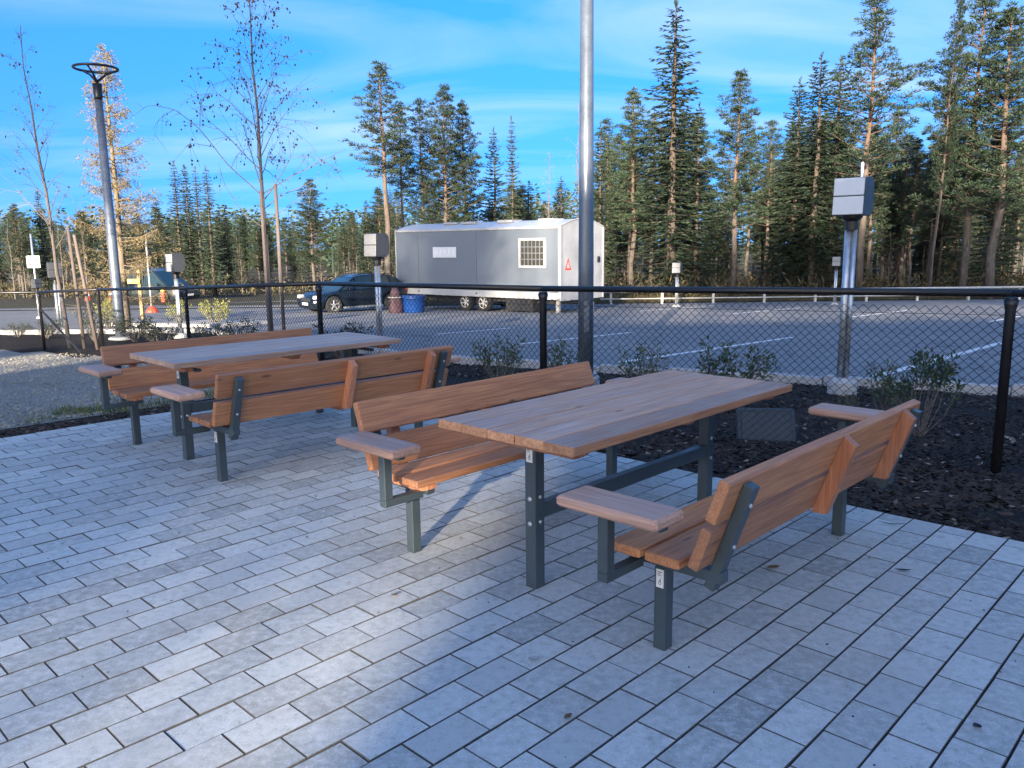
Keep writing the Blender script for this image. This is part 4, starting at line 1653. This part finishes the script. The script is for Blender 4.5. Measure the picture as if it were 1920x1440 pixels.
def wheel(parent, x, y, z, r_, w, rim_mat, spokes=5, side=-1):
    ty = MB()
    n = 24
    prof = [(r_ * .62, -w / 2), (r_ * .93, -w / 2), (r_, -w * .32), (r_, w * .32), (r_ * .93, w / 2), (r_ * .62, w / 2)]
    k = len(prof)
    for i in range(n):
        a = 2 * math.pi * i / n
        for (q, yy) in prof:
            ty.v.append((q * math.cos(a), yy, q * math.sin(a)))
    for i in range(n):
        for j in range(k):
            i2, j2 = (i + 1) % n, (j + 1) % k
            ty.f.append((i * k + j, i * k + j2, i2 * k + j2, i2 * k + j))
    o = obj('wheel', ty, M['tyre'], parent, (x, y, z), fixn=True)
    rm = MB()
    rm.tube([(0, side * w * .10, 0), (0, side * w * .14, 0)], r_ * .64, 20)
    dk = obj('rim_well', rm, M['under'], o)
    sp = MB()
    sp.torus((0, side * w * .42, 0), r_ * .61, r_ * .045, 24, 6, 'Y')
    sp.tube([(0, side * w * .2, 0), (0, side * w * .42, 0)], r_ * .15, 10)
    for i in range(spokes):
        a = 2 * math.pi * i / spokes + .3
        mt = Matrix.Rotation(-a, 4, 'Y')
        tt = MB().box(r_ * .08, r_ * .60, side * w * .30 - w * .06, side * w * .30 + w * .06, -r_ * .085, r_ * .085, .008)
        sp.add([mt @ Vector(p) for p in tt.v], tt.f)
    obj('rim', sp, M[rim_mat], o)
    return o


for x in (-.45, .52):
    wheel(tr_o, x, .22, .37, .37, .24, 'rim_white', 6)
    wheel(tr_o, x, Wd - .22, .37, .37, .24, 'rim_white', 6, 1)
obj('mudguard', MB().prism([(-1.0, .62), (-.85, .80), (.92, .80), (1.07, .62), (1.02, .60), (.90, .755), (-.83, .755), (-.95, .60)], 1, .1, .36), M['under'], tr_o, fixn=True)
for x, y in ((Lh - .25, .3), (Lh - .25, Wd - .3), (-Lh + .3, .3)):
    obj('support_leg', MB().box(x - .06, x + .06, y - .06, y + .06, .0, .62).box(x - .16, x + .16, y - .16, y + .16, -.02, .04), M['rail_grey'], tr_o)
obj('drawbar', MB().tube([(-Lh + .3, .9, .5), (-Lh - 1.3, Wd / 2, .52)], .05, 8).tube([(-Lh + .3, Wd - .9, .5), (-Lh - 1.3, Wd / 2, .52)], .05, 8), M['under'], tr_o)

# blue tub and dark red bundle by the drawbar
p = wp(776, 585, 31.2)
t = thing('plastic_tub', 'blue ribbed plastic tub on the asphalt before the cabin', 'tub', (p.x, 31.2, plane_z(31.2) + AZ))
obj('body', MB().tube([(0, 0, 0), (0, 0, .06), (0, 0, .55), (0, 0, .60)], [.36, .40, .44, .46], 20), M['blue'], t, smooth_=True)
for z in (.18, .34, .50):
    obj('rib', MB().torus((0, 0, z), .425, .02, 24, 6), M['blue'], t)
obj('lid', MB().tube([(0, 0, .60), (0, 0, .65), (0, 0, .67)], [.48, .48, .40], 20), M['blue'], t)
p = wp(742, 585, 31.0)
r = random.Random(5)
m = MB()
n = 16
for i, (z, q) in enumerate(((0, .26), (.25, .28), (.55, .22), (.8, .16), (1.0, .08))):
    for k in range(n):
        a = 2 * math.pi * k / n
        rr_ = q * (1 + .22 * math.sin(3 * a + i) + r.uniform(-.1, .1))
        m.v.append((rr_ * math.cos(a), rr_ * math.sin(a), z))
for i in range(4):
    for k in range(n):
        m.f.append((i * n + k, i * n + (k + 1) % n, (i + 1) * n + (k + 1) % n, (i + 1) * n + k))
m.f.append(tuple(4 * n + k for k in range(n)))
t = thing('wrapped_bundle', 'dark red wrapped bundle standing between car and blue tub', 'bundle', (p.x, 31.0, plane_z(31) + AZ))
obj('wrapping', m, M['purple'], t, smooth_=True)
obj('cord', MB().torus((0, 0, .6), .27, .02, 18, 5), M['rail_grey'], t)


# ------------------------------------------------------------------ vehicles
def loft(sections, closed=True):
    m = MB()
    n = len(sections[0])
    for s in sections:
        m.v += s
    for i in range(len(sections) - 1):
        for k in range(n):
            k2 = (k + 1) % n
            m.f.append((i * n + k, i * n + k2, (i + 1) * n + k2, (i + 1) * n + k))
    m.f.append(tuple(range(n)))
    e = (len(sections) - 1) * n
    m.f.append(tuple(e + k for k in range(n))[::-1])
    return m


def make_car(name, label, cat, paint, L, Wc, belt, cabin, bonnet, wb, wr, clear, glass_x, rails=True, rim='alloy', pick=False):
    """front towards +x; belt/bonnet/cabin are lists of (x, z)"""
    t = thing(name, label, cat)

    def zline(line, x):
        for (x0, z0_), (x1, z1_) in zip(line[:-1], line[1:]):
            if x0 <= x <= x1:
                f = (x - x0) / (x1 - x0)
                return z0_ + (z1_ - z0_) * f
        return line[-1][1] if x > line[-1][0] else line[0][1]
    # lower body
    secs = []
    hw = Wc / 2
    for i in range(33):
        x = -L / 2 + L * i / 32
        e = min(1, min(x + L / 2, L / 2 - x) / .55)
        e = math.sqrt(max(0, 1 - (1 - e) ** 2))
        w = hw * (.80 + .20 * e)
        zt = zline(belt, x)
        zb_ = clear + (1 - min(1, e * 1.6)) * .16
        for wx in (-wb / 2, wb / 2):
            dd = abs(x - wx)
            if dd < wr * 1.22:
                zb_ = max(zb_, wr + math.sqrt(max(0, (wr * 1.2) ** 2 - dd * dd)) * .92)
        zb_ = min(zb_, zt - .12)
        zm = zb_ + (zt - zb_) * .55
        secs.append([(x, -w * .93, zb_), (x, -w, zb_ + (zm - zb_) * .5), (x, -w, zm), (x, -w * .955, zt - .05), (x, -w * .86, zt),
                     (x, w * .86, zt), (x, w * .955, zt - .05), (x, w, zm), (x, w, zb_ + (zm - zb_) * .5), (x, w * .93, zb_)])
    body = obj('body', loft(secs), paint, t, smooth_=False, fixn=True)
    me = body.data
    me.polygons.foreach_set('use_smooth', [True] * len(me.polygons))
    try:
        me.set_sharp_from_angle(angle=R(38))
    except Exception:
        pass
    # cabin: glass volume with painted roof and pillars
    secs = []
    xs_ = [c_[0] for c_ in cabin]
    for x, z in cabin:
        zb_ = zline(belt, x) - .03
        u = (z - zb_)
        wlo = hw * .87
        wt = hw * (.87 - .17 * min(1, u / .5))
        secs.append([(x, -wlo, zb_), (x, -wt, max(zb_ + .004, z - .035)), (x, -wt * .9, max(zb_ + .006, z)),
                     (x, wt * .9, max(zb_ + .006, z)), (x, wt, max(zb_ + .004, z - .035)), (x, wlo, zb_)])
    cb = obj('glazing', loft(secs), M['car_glass'], t, fixn=True)
    # roof skin
    rs = [(x, z) for x, z in cabin if z > max(c_[1] for c_ in cabin) - .13]
    m = MB()
    for x, z in rs:
        m.v += [(x, -hw * .715, z - .035), (x, -hw * .64, z + .012), (x, hw * .64, z + .012), (x, hw * .715, z - .035)]
    for i in range(len(rs) - 1):
        for k in range(3):
            m.f.append((i * 4 + k, i * 4 + k + 1, i * 4 + 5 + k, i * 4 + 4 + k))
    obj('roof', m, paint, t, fixn=True)
    # pillars
    for px0, px1 in glass_x:
        za, zb_ = zline(cabin, px1) - .02, zline(belt, px0) - .02
        for s in (-1, 1):
            obj('pillar', MB().tube([(px0, s * hw * .875, zb_), (px1, s * hw * .715, za)], .038, 6), paint, t)
    for s in (-1, 1):
        sv_ = []
        obj('sill', MB().box(-wb / 2 + wr * 1.25, wb / 2 - wr * 1.25, s * hw * .93 - .02, s * hw * .93 + .02, clear - .02, clear + .07, .01), M['under' if not rails else 'galv'], t)
        if rails:
            zz1 = max(z for _, z in cabin)
            pts = [(x, s * hw * .62, z + .05) for x, z in rs]
            obj('roof_rail', MB().tube(pts, .02, 6), M['under'], t)
        xm = cabin[-1][0] - .45
        obj('mirror', MB().obox(Matrix.Translation((xm, s * (hw + .08), zline(belt, xm) + .07)), .12, .22, .15, .03), paint, t)
        for k, xd in enumerate((.15, -.80)):
            dl = obj('door_handle', MB().box(xd - .09, xd + .09, s * hw - .02, s * hw + .022, zline(belt, xd) - .16, zline(belt, xd) - .13, .006), M['under'], t)
        zf = zline(belt, L / 2 - .35)
        obj('headlight', MB().obox(Matrix.Translation((L / 2 - .17, s * hw * .72, zf - .11)) @ Matrix.Rotation(s * -.5, 4, 'Z'), .26, .34, .15, .04), M['lamp_glass'], t)
        zr = zline(belt, -L / 2 + .2)
        obj('tail_light', MB().obox(Matrix.Translation((-L / 2 + .09, s * hw * .74, zr - .14)) @ Matrix.Rotation(s * .4, 4, 'Z'), .16, .26, .20, .03), M['red_lens'], t)
        for x in (-wb / 2, wb / 2):
            wheel(t, x, s * (hw - .10), wr, wr, .21, rim, 5, s)
    obj('grille', MB().box(L / 2 - .06, L / 2 + .012, -hw * .45, hw * .45, clear + .30, clear + .46, .02), M['under'], t)
    obj('number_plate', MB().box(L / 2 + .005, L / 2 + .022, -.26, .26, clear + .16, clear + .27), M['white'], t)
    obj('underbody', MB().box(-L / 2 + .3, L / 2 - .3, -hw * .8, hw * .8, clear - .03, clear + .25), M['under'], t)
    return t


car = make_car('parked_car', 'dark blue crossover car parked in front of the cabin drawbar', 'car', M['car_paint'], 4.75, 1.98,
               [(-2.4, .98), (-2.1, 1.04), (-.6, 1.02), (.9, .99), (1.2, .97), (2.0, .84), (2.3, .70), (2.4, .62)],
               [(-2.22, 1.05), (-1.95, 1.40), (-1.55, 1.555), (-.6, 1.60), (.0, 1.575), (.35, 1.50), (.75, 1.28), (1.22, .98)],
               None, 2.95, .375, .22, [(-1.55, -1.40), (-.55, -.50), (.42, .30), (1.2, .37), (-2.15, -1.8)])
f0, f1 = wp(628, 581, 31.9), wp(737, 574.5, 33.6)
dv = Vector((f0.x - f1.x, 31.9 - 33.6, 0))
mid = Vector(((f0.x + f1.x) / 2, 32.75, 0))
ang = math.atan2(dv.y, dv.x)
offs = Vector((math.cos(ang + math.pi / 2), math.sin(ang + math.pi / 2), 0))
if offs.y > 0:
    offs = -offs
cpos = mid - offs * .9
car.location = (cpos.x, cpos.y, plane_z(cpos.y) + AZ)
car.scale = (.9, .9, .92)
car.rotation_euler = (0, R(2) * math.cos(ang) * 0, ang)

van = make_car('parked_van', 'dark grey green van behind the ring lamp, facing right', 'van', M['van_paint'], 5.2, 2.0,
               [(-2.6, 1.05), (-.5, 1.05), (1.0, 1.04), (1.5, 1.0), (2.3, .92), (2.6, .72)],
               [(-2.58, 1.06), (-2.5, 1.86), (-2.0, 1.95), (-.5, 1.97), (.2, 1.93), (.7, 1.80), (1.75, 1.0)],
               None, 3.1, .38, .26, [(-2.4, -2.4), (-.9, -.85), (.15, .12), (1.70, .62)], rails=False)
obj('side_panel', MB().box(-2.45, .05, -.885, -.80, 1.05, 1.80, .02).box(-2.45, .05, .80, .885, 1.05, 1.80, .02), M['van_paint'], van)
p = wp(292, 545, 47)
van.location = (p.x, 47, plane_z(47) + .05)
van.rotation_euler = (0, 0, R(-24))

# ------------------------------------------------------------------ staked birches
def stake(px_, y_top, d, label, lean=0.0, r_=.037):
    p = wp(px_, y_top, d)
    z = G(p.x, d)
    m = MB().tube([(lean, 0, -.3), (0, 0, p.z - z)], [r_, r_ * .9], 8)
    t = thing('tree_stake', label, 'stake', (p.x, d, z))
    obj('pole', m, M['stake'], t, smooth_=True)
    return t


d = 16.5
p = wp(503, 560, d)
zg_ = G(p.x, d)
top = wp(511, -60, d)
tr, br, lv = bare_tree(h=7.4, Rm=1.9, seed=52, r0=.055, leaves=600, lo=.40, wander=.02, up=.95, nl=30, lsz=.052, twig=1.25)
# two long arching low branches, as in the photograph
for path, r0 in (([(0, 3.10), (-.55, 3.65), (-1.05, 4.35), (-1.6, 4.75), (-2.2, 4.88), (-2.6, 4.6)], .011),
                 ([(0, 3.1), (.6, 3.5), (1.2, 3.75), (1.7, 3.95)], .015), ([(0, 2.8), (.35, 3.1), (.8, 3.3), (1.35, 3.5)], .012),
                 ([(0, 2.45), (-.35, 2.75), (-.65, 3.3), (-.72, 3.7)], .010), ([(0, 2.5), (.35, 2.8), (.75, 3.1), (1.1, 3.35)], .010),
                 ([(-1.05, 4.35), (-1.0, 4.8), (-.75, 5.2)], .006), ([(-.8, 4.0), (-1.3, 4.1), (-1.75, 3.75)], .006),
                 ([(-.5, 3.6), (-.35, 3.9), (-.15, 4.0)], .005), ([(-1.6, 4.75), (-2.0, 4.6), (-2.15, 4.2)], .005),
                 ([(.6, 3.5), (.9, 3.9), (1.1, 3.95)], .005), ([(1.2, 3.75), (1.45, 3.65), (1.6, 3.4)], .005)):
    pts = [Vector((a, .25 * math.sin(a * 2), b_)) for a, b_ in path]
    fine = []
    for a, b_ in zip(pts[:-1], pts[1:]):
        for q in range(4):
            fine.append(a.lerp(b_, q / 4))
    fine.append(pts[-1])
    sm = [fine[0]] + [(fine[i - 1] + fine[i] * 2 + fine[i + 1]) / 4 for i in range(1, len(fine) - 1)] + [fine[-1]]
    br.tube(sm, [max(.0025, r0 * (1 - .8 * i / len(sm))) for i in range(len(sm))], 4, False)
    r = random.Random(int(r0 * 1e5) + len(pts))
    for q in range(7):
        a = r.choice(sm[len(sm) // 3:])
        e = a + Vector((r.uniform(-.25, .25), r.uniform(-.2, .2), r.uniform(-.45, .25)))
        br.tube([a, a.lerp(e, .5) + Vector((0, 0, .03)), e], [.004, .003, .002], 3, False)
        for s_ in range(r.randrange(0, 3)):
            c = a.lerp(e, r.uniform(.5, 1.1))
            dd = (rvec(r) * .5 + Vector((0, 0, -1))).normalized()
            kite(lv, c, dd, dd.cross(rvec(r)).normalized(), .06, .05)
t = thing('birch_tree', 'nearly leafless young birch tied between stakes, centre of the left half', 'tree', (p.x, d, zg_))
obj('trunk', tr, M['bark_birch'], t, smooth_=True)
obj('branches', br, M['twig'], t)
obj('leaves', lv, M['birch_leaf'], t)
stake(489, 358, d - .2, 'left stake of the central birch')
stake(516, 345, d - .25, 'right, tallest stake of the central birch')
stake(499, 440, d + .5, 'short stake just behind the central birch', 0, .035)

d = 17.4
p = wp(108, 520, d)
zg_ = G(p.x, d)
tr, br, lv = bare_tree(h=6.6, Rm=1.25, seed=57, r0=.048, leaves=60, lo=.30, wander=.04, up=1.25, nl=30, lsz=.055)
sh_ = -.42 / 6.6
for mb in (tr, br, lv):
    mb.v = [(v_[0] + sh_ * max(0, v_[2]), v_[1], v_[2]) for v_ in mb.v]
t = thing('birch_tree', 'bare upright young birch near the left edge', 'tree', (p.x + .12, d, zg_), 0)
obj('trunk', tr, M['bark_birch'], t, smooth_=True)
obj('branches', br, M['twig'], t)
obj('leaves', lv, M['birch_leaf'], t)
stake(127, 424, d - .3, 'left stake of the birch at the left edge', .10)
stake(139, 440, d - .5, 'right stake of the birch at the left edge', .28)

# ------------------------------------------------------------------ shrubs
def shrub_meshes(seed, h, Rm, n_stem, leaf_n, leaf_l, leaf_w, low=.25):
    r = random.Random(seed)
    st, lv = MB(), MB()
    for k in range(n_stem):
        a = r.uniform(0, 6.28)
        tip = Vector((math.cos(a), math.sin(a), 0)) * Rm * math.sqrt(r.random()) + Vector((0, 0, h * r.uniform(.55, 1.0)))
        b = Vector((math.cos(a), math.sin(a), 0)) * .05 * r.random()
        mid = b.lerp(tip, .5) + rvec(r) * .06
        st.tube([b, mid, tip], [.008, .006, .003], 4, False)
        for q in range(leaf_n):
            f = low + (1 - low) * math.sqrt(r.random())
            p = (b.lerp(mid, f * 2) if f < .5 else mid.lerp(tip, f * 2 - 1))
            d = (rvec(r) + Vector((0, 0, .25)) + (tip - b).normalized() * .3).normalized()
            s = d.cross(rvec(r)).normalized()
            pt = p + d * r.uniform(.0, .07)
            L, w = leaf_l * r.uniform(.7, 1.25), leaf_w * r.uniform(.8, 1.2)
            up = d.cross(s) * w * .22
            bs = len(lv.v)
            lv.v += [tuple(pt), tuple(pt + d * L * .5 + s * w * .5 + up), tuple(pt + d * L), tuple(pt + d * L * .5 - s * w * .5 + up)]
            lv.f += [(bs, bs + 1, bs + 2), (bs, bs + 2, bs + 3)]
    return st, lv


SH = []
for sp in (dict(seed=61, h=.55, Rm=.38, n_stem=24, leaf_n=26, leaf_l=.050, leaf_w=.020),
           dict(seed=62, h=.62, Rm=.32, n_stem=20, leaf_n=24, leaf_l=.050, leaf_w=.021),
           dict(seed=63, h=.80, Rm=.42, n_stem=20, leaf_n=52, leaf_l=.052, leaf_w=.022, low=.60)):
    a, b_ = shrub_meshes(**sp)
    a, b_ = a.mesh('stems'), b_.mesh('leaves')
    a.materials.append(M['twig'])
    SH.append((a, b_, sp['h']))
LEAFVAR = {}


def shrub(px_, top, d, k, mat_, label, wide=1.0, group='low evergreen shrubs along the fence', zg=None):
    p = wp(px_, top, d)
    z = G(p.x, d) if zg is None else zg
    t = thing('shrub', label, 'shrub', (p.x, d, z), rng.uniform(0, 6.28), group)
    a, b_, h_ = SH[k]
    key = (k, mat_)
    if key not in LEAFVAR:
        q = b_.copy()
        q.materials.append(M[mat_])
        LEAFVAR[key] = q
    for nm, me in (('stems', a), ('leaves', LEAFVAR[key])):
        o = bpy.data.objects.new(nm, me)
        C.objects.link(o)
        o.parent = t
    s = max(.3, (p.z - z) / (h_ * 1.02))
    t.scale = (s * wide, s * wide, s)
    return t


shrub(932, 636, 10.2, 0, 'bush', 'shrub with white line behind it, left of the middle fence post', .9)
shrub(1052, 636, 9.3, 1, 'bush', 'shrub between the middle fence post and the tall lamp pole', .8)
shrub(1205, 646, 9.3, 1, 'bush', 'shrub behind the fence just right of the tall lamp pole', .9)
shrub(1385, 644, 8.6, 0, 'bush', 'shrub behind the fence above the far end of the purplish table', 1.0)
shrub(1735, 652, 7.0, 2, 'bush', 'largest shrub on bare stems, left of the right fence post', .8)
shrub(1668, 680, 7.5, 1, 'bush', 'small shrub with reddish leaves left of the largest shrub', .75)
shrub(1590, 735, 7.2, 1, 'bush', 'tiny shrub at the foot of the large socket box post', .5)
for px_, top, d, k, w, lab in ((172, 575, 19.5, 1, .9, 'dark shrub between the stakes and the second fence post'),
                               (250, 590, 19.0, 0, 1.2, 'dark shrub at the foot of the ring lamp'),
                               (300, 603, 17.0, 0, 1.4, 'low dark shrub right of the ring lamp'),
                               (395, 606, 16.0, 0, 1.2, 'low dark shrub above the far bench back'),
                               (455, 596, 16.2, 1, 1.0, 'dark shrub with a raised twig left of the central birch'),
                               (30, 606, 21.0, 0, 1.6, 'dark low shrub at the left picture edge'),
                               (85, 600, 20.5, 0, 1.4, 'dark low shrub behind the end post of the fence'),
                               (640, 606, 14.6, 0, 1.3, 'low dark shrub right of the corner fence post')):
    shrub(px_, top, d, k, 'bush_dark', lab, w, 'dark shrubs in the bed on the left')
shrub(400, 563, 24.5, 0, 'bush_yellow', 'yellow green bush on the kerbed island', 1.0, 'yellow green bushes on the island')
shrub(334, 562, 25.0, 1, 'bush_yellow', 'yellow green bush beside the dark socket post', .9, 'yellow green bushes on the island')
shrub(201, 560, 23.0, 1, 'bush_yellow', 'yellow green bush beside the ring lamp pole', .8, 'yellow green bushes on the island')

# kerbed island the yellow bushes stand on
isl = [(-12.6, 24.9), (-8.6, 23.4), (-7.4, 25.2), (-12.4, 26.8)]
m = MB().prism(isl, 2, -.3, 0)
zi = plane_z(25) + AZ
m.v = [(x, y, (plane_z(y) + AZ + .10) if z == 0 else plane_z(y) - .2) for x, y, z in m.v]
tag(obj('traffic_island', m, M['concrete'], fixn=True), kind='structure')

# cover slab leaning behind the fence
a = wp(1436, 806, 6.75)
t = thing('cover_plate', 'dark grey square plate leaning in the mulch behind the fence', 'plate', (a.x, 6.75, a.z), R(-8))
mt = Matrix.Rotation(R(-28), 4, 'X')
tt = MB().box(-.245, .245, -.03, .03, -.19, .19, .012)
obj('plate', MB().add([mt @ Vector(p) for p in tt.v], tt.f), M['slab'], t)
tt = MB().box(-.21, .21, -.038, -.030, -.155, .155, .006)
obj('raised_field', MB().add([mt @ Vector(p) for p in tt.v], tt.f), M['slab'], t)
tt = MB().box(-.21, .21, .03, .22, -.17, -.12, .01)
obj('stand', MB().add([mt @ Vector(p) for p in tt.v], tt.f), M['slab'], t)

# ------------------------------------------------------------------ gravel, mulch, grass, litter
def fence_side(x, y):
    """>0 on the side of the paving"""
    best = None
    for a, b_ in zip(FP[:-1], FP[1:]):
        if min(a.x, b_.x) <= x <= max(a.x, b_.x):
            f = (x - a.x) / (b_.x - a.x)
            return a.y + (b_.y - a.y) * f - y
    return 1 if x < FP[-1].x else -1


gl, gw = np.arange(-6, 14, .4), np.arange(-26, -8.45, .4)
m = MB()
idx = {}
for la in gw:
    for lo_ in gl:
        quad = [(lo_, la), (lo_ + .4, la), (lo_ + .4, la + .4), (lo_, la + .4)]
        P = [xy(*q) for q in quad]
        if all(fence_side(x, y) > .25 and y < 19 for x, y in P):
            f = []
            for q, (x, y) in zip(quad, P):
                k = (round(q[0], 2), round(q[1], 2))
                if k not in idx:
                    idx[k] = len(m.v)
                    m.v.append((x, y, G(x, y) + .022))
                f.append(idx[k])
            m.f.append(tuple(f))
gb = obj('gravel_area', m, M['gravel_bed'], smooth_=True, fixn=True)
tag(gb, kind='structure')

OCT = [(1, 0, 0), (0, 1, 0), (-1, 0, 0), (0, -1, 0), (0, 0, 1), (0, 0, -1)]
OF = [(0, 1, 4), (1, 2, 4), (2, 3, 4), (3, 0, 4), (1, 0, 5), (2, 1, 5), (3, 2, 5), (0, 3, 5)]


def scatter(name, mat_, n, pick, smin, smax, flat=.7, lift=.3, seed=1, elong=1.0):
    r = random.Random(seed)
    m = MB()
    k = 0
    tries = 0
    while k < n and tries < n * 12:
        tries += 1
        q = pick(r)
        if q is None:
            continue
        x, y, z = q
        s = r.uniform(smin, smax) * (1.5 if r.random() < .05 else 1)
        mt = Euler((r.uniform(-.5, .5), r.uniform(-.5, .5), r.uniform(0, 6.3))).to_matrix()
        sx, sy, sz = s * r.uniform(.8, 1.3) * elong, s * r.uniform(.7, 1.1), s * flat * r.uniform(.6, 1.1)
        m.add([mt @ Vector((a * sx * r.uniform(.8, 1.2), b_ * sy * r.uniform(.8, 1.2), c * sz)) + Vector((x, y, z + sz * lift)) for a, b_, c in OCT], OF)
        k += 1
    return tag(obj(name, m, mat_), kind='stuff')


def pick_gravel(r):
    lo_, la = r.uniform(-1.5, 9.5), -8.5 - 9 * r.random() ** 1.5
    x, y = xy(lo_, la)
    if fence_side(x, y) < .3:
        return None
    return x, y, G(x, y) + .022


scatter('gravel', M['stone'], 24000, pick_gravel, .007, .016, .7, .5, 3)


def pick_mulch(r):
    # bed between paving and kerb
    c = r.random()
    if c < .50:
        lon, lat = LON_E + .02 + 4.2 * r.random() ** 1.3, r.uniform(-7.0, 1.5)
    elif c < .63:
        lon, lat = r.uniform(-1.5, 5.5), LAT_W - .02 - r.random() * .62
    else:
        lon, lat = LON_E + r.uniform(3, 9), r.uniform(-13, 1.5)
    x, y = xy(lon, lat)
    for (x0, y0), (x1, y1) in zip(KERB[:-1], KERB[1:]):
        if min(x0, x1) <= x <= max(x0, x1):
            if y > y0 + (y1 - y0) * (x - x0) / (x1 - x0) - .12:
                return None
    return x, y, G(x, y) + .006


scatter('bark_mulch', M['chip'], 62000, pick_mulch, .008, .026, .35, .5, 4, 1.7)


def pick_paving(r):
    lon, lat = r.uniform(.5, 4.8), r.uniform(-7.5, 2.5)
    x, y = xy(lon, lat)
    return x, y, .001


scatter('grit', M['chip'], 420, pick_paving, .0022, .006, .6, .5, 6)


def tufts(name, mat_, spots, n_blades, hmin, hmax, spread, seed):
    r = random.Random(seed)
    m = MB()
    for (x, y, z) in spots:
        for q in range(n_blades):
            p = Vector((x + r.gauss(0, spread), y + r.gauss(0, spread), z))
            d = (rvec(r) * .55 + Vector((0, 0, 1))).normalized()
            kite(m, p, d, d.cross(rvec(r)).normalized(), r.uniform(hmin, hmax), .008)
    return tag(obj(name, m, mat_), kind='stuff')


r = random.Random(9)
spots = []
for k in range(14):
    lo_, la = r.uniform(-.5, 5.6), LAT_W - .62 - abs(r.gauss(0, .14))
    x, y = xy(lo_, la)
    spots.append((x, y, G(x, y)))
for k in range(26):
    lo_, la = r.uniform(2.6, 5.5), LAT_W - .5 - abs(r.gauss(0, .35))
    x, y = xy(lo_, la)
    spots.append((x, y, G(x, y)))
tufts('grass', M['grass'], spots, 60, .04, .12, .10, 10)
r = random.Random(19)
spots = []
for k in range(260):
    x = r.uniform(-6, 34)
    spots.append((x, r.uniform(37.6, 40.5), plane_z(39) + .02))
tufts('roadside_grass', M['undergrass'], spots, 40, .15, .5, .35, 20)

# forest undergrowth that reads as one mass
r = random.Random(23)
m = MB()
for k in range(5200):
    y = 39.5 + 34 * r.random() ** 1.4
    x = r.uniform(-46, 46) * (y / 48)
    if x < -6 and y < 54:
        continue
    z = plane_z(y)
    hh_ = r.uniform(.3, 1.3) * (1.6 if r.random() < .12 else 1)
    c = Vector((x, y, z))
    for q in range(9):
        v_ = rvec(r)
        p = c + Vector((v_.x * .45, v_.y * .45, hh_ * r.random()))
        d = (rvec(r) + Vector((0, 0, .7))).normalized()
        kite(m, p, d, d.cross(rvec(r)).normalized(), r.uniform(.18, .45), r.uniform(.05, .10))
tag(obj('undergrowth', m, mat_leaf('undergrowth_leaf', (0.025, 0.03, 0.015), (0.11, 0.09, 0.045), 0.8)), kind='stuff')

# far wood at the horizon, one mass of small conifers
r = random.Random(29)
m = MB()
for k in range(900):
    y = r.uniform(100, 190)
    x = r.uniform(-1.05, 1.05) * y
    h_ = r.uniform(6, 10.5) * (y / 130) * (.9 if x < 0 else 1.15)
    z = plane_z(y)
    m.tube([(x, y, z - .5), (x, y, z + h_ * .95)], [.12, .03], 3, False)
    pine = r.random() < .5
    for q in range(46):
        u = r.random() ** .8
        zz_ = z + h_ * ((.35 + .65 * u) if pine else (.08 + .92 * u))
        w_ = (1.0 * math.sin(3.1 * min(1, .15 + .85 * u)) if pine else 1.25 * (1 - u) + .08) * (y / 120)
        a = r.uniform(0, 6.28)
        p = Vector((x + math.cos(a) * w_ * r.random(), y + math.sin(a) * w_ * r.random(), zz_))
        d = (Vector((math.cos(a), math.sin(a), r.uniform(-.4, .5)))).normalized()
        kite(m, p, d, d.cross(rvec(r)).normalized(), .8 * y / 120, .32 * y / 120)
tag(obj('distant_wood', m, M['pine']), kind='stuff')

# a few fallen leaves and twigs on the paving
def fallen(px_, py_, L, w, rz, mat_, label, name='fallen_leaf', curl=.35):
    d_ = ray(px_, py_)
    t_ = -CAM_H / d_.z
    x, y = d_.x * t_, d_.y * t_
    m = MB()
    n = 5
    for i in range(n + 1):
        f = i / n
        ww = w * math.sin(math.pi * min(.97, max(.05, f))) ** .8
        zz_ = .004 + curl * L * (f - .5) ** 2
        m.v += [((f - .5) * L, -ww / 2, zz_ + ww * .2), ((f - .5) * L, 0, zz_), ((f - .5) * L, ww / 2, zz_ + ww * .2)]
    for i in range(n):
        for k in range(2):
            m.f.append((i * 3 + k, i * 3 + k + 1, i * 3 + 4 + k, i * 3 + 3 + k))
    o = obj(name, m, mat_, None, (x, y, .003))
    o.rotation_euler = (0, 0, rz)
    return tag(o, label, 'leaf', 'litter on the paving')


fallen(1693, 1072, .075, .022, -.2, M['black'], 'dark curled leaf on the right part of the paving')
fallen(1450, 1067, .07, .04, .3, M['leaf_brown'], 'small brown leaf behind the nearest bench')
fallen(1672, 985, .14, .016, -.35, M['bush'], 'long greenish leaf near the mulch edge')
fallen(1000, 1238, .045, .035, .5, M['concrete'], 'small pale pebble like flake on the paving before the table')
fallen(1065, 1347, .04, .022, .9, M['leaf_brown'], 'brown leaf scrap near the bottom of the paving')
fallen(741, 1118, .035, .02, .2, M['leaf_brown'], 'dark scrap on the paving left of the table leg')
fallen(1832, 1366, .03, .03, .2, M['black'], 'black crumb on the paving at lower right')
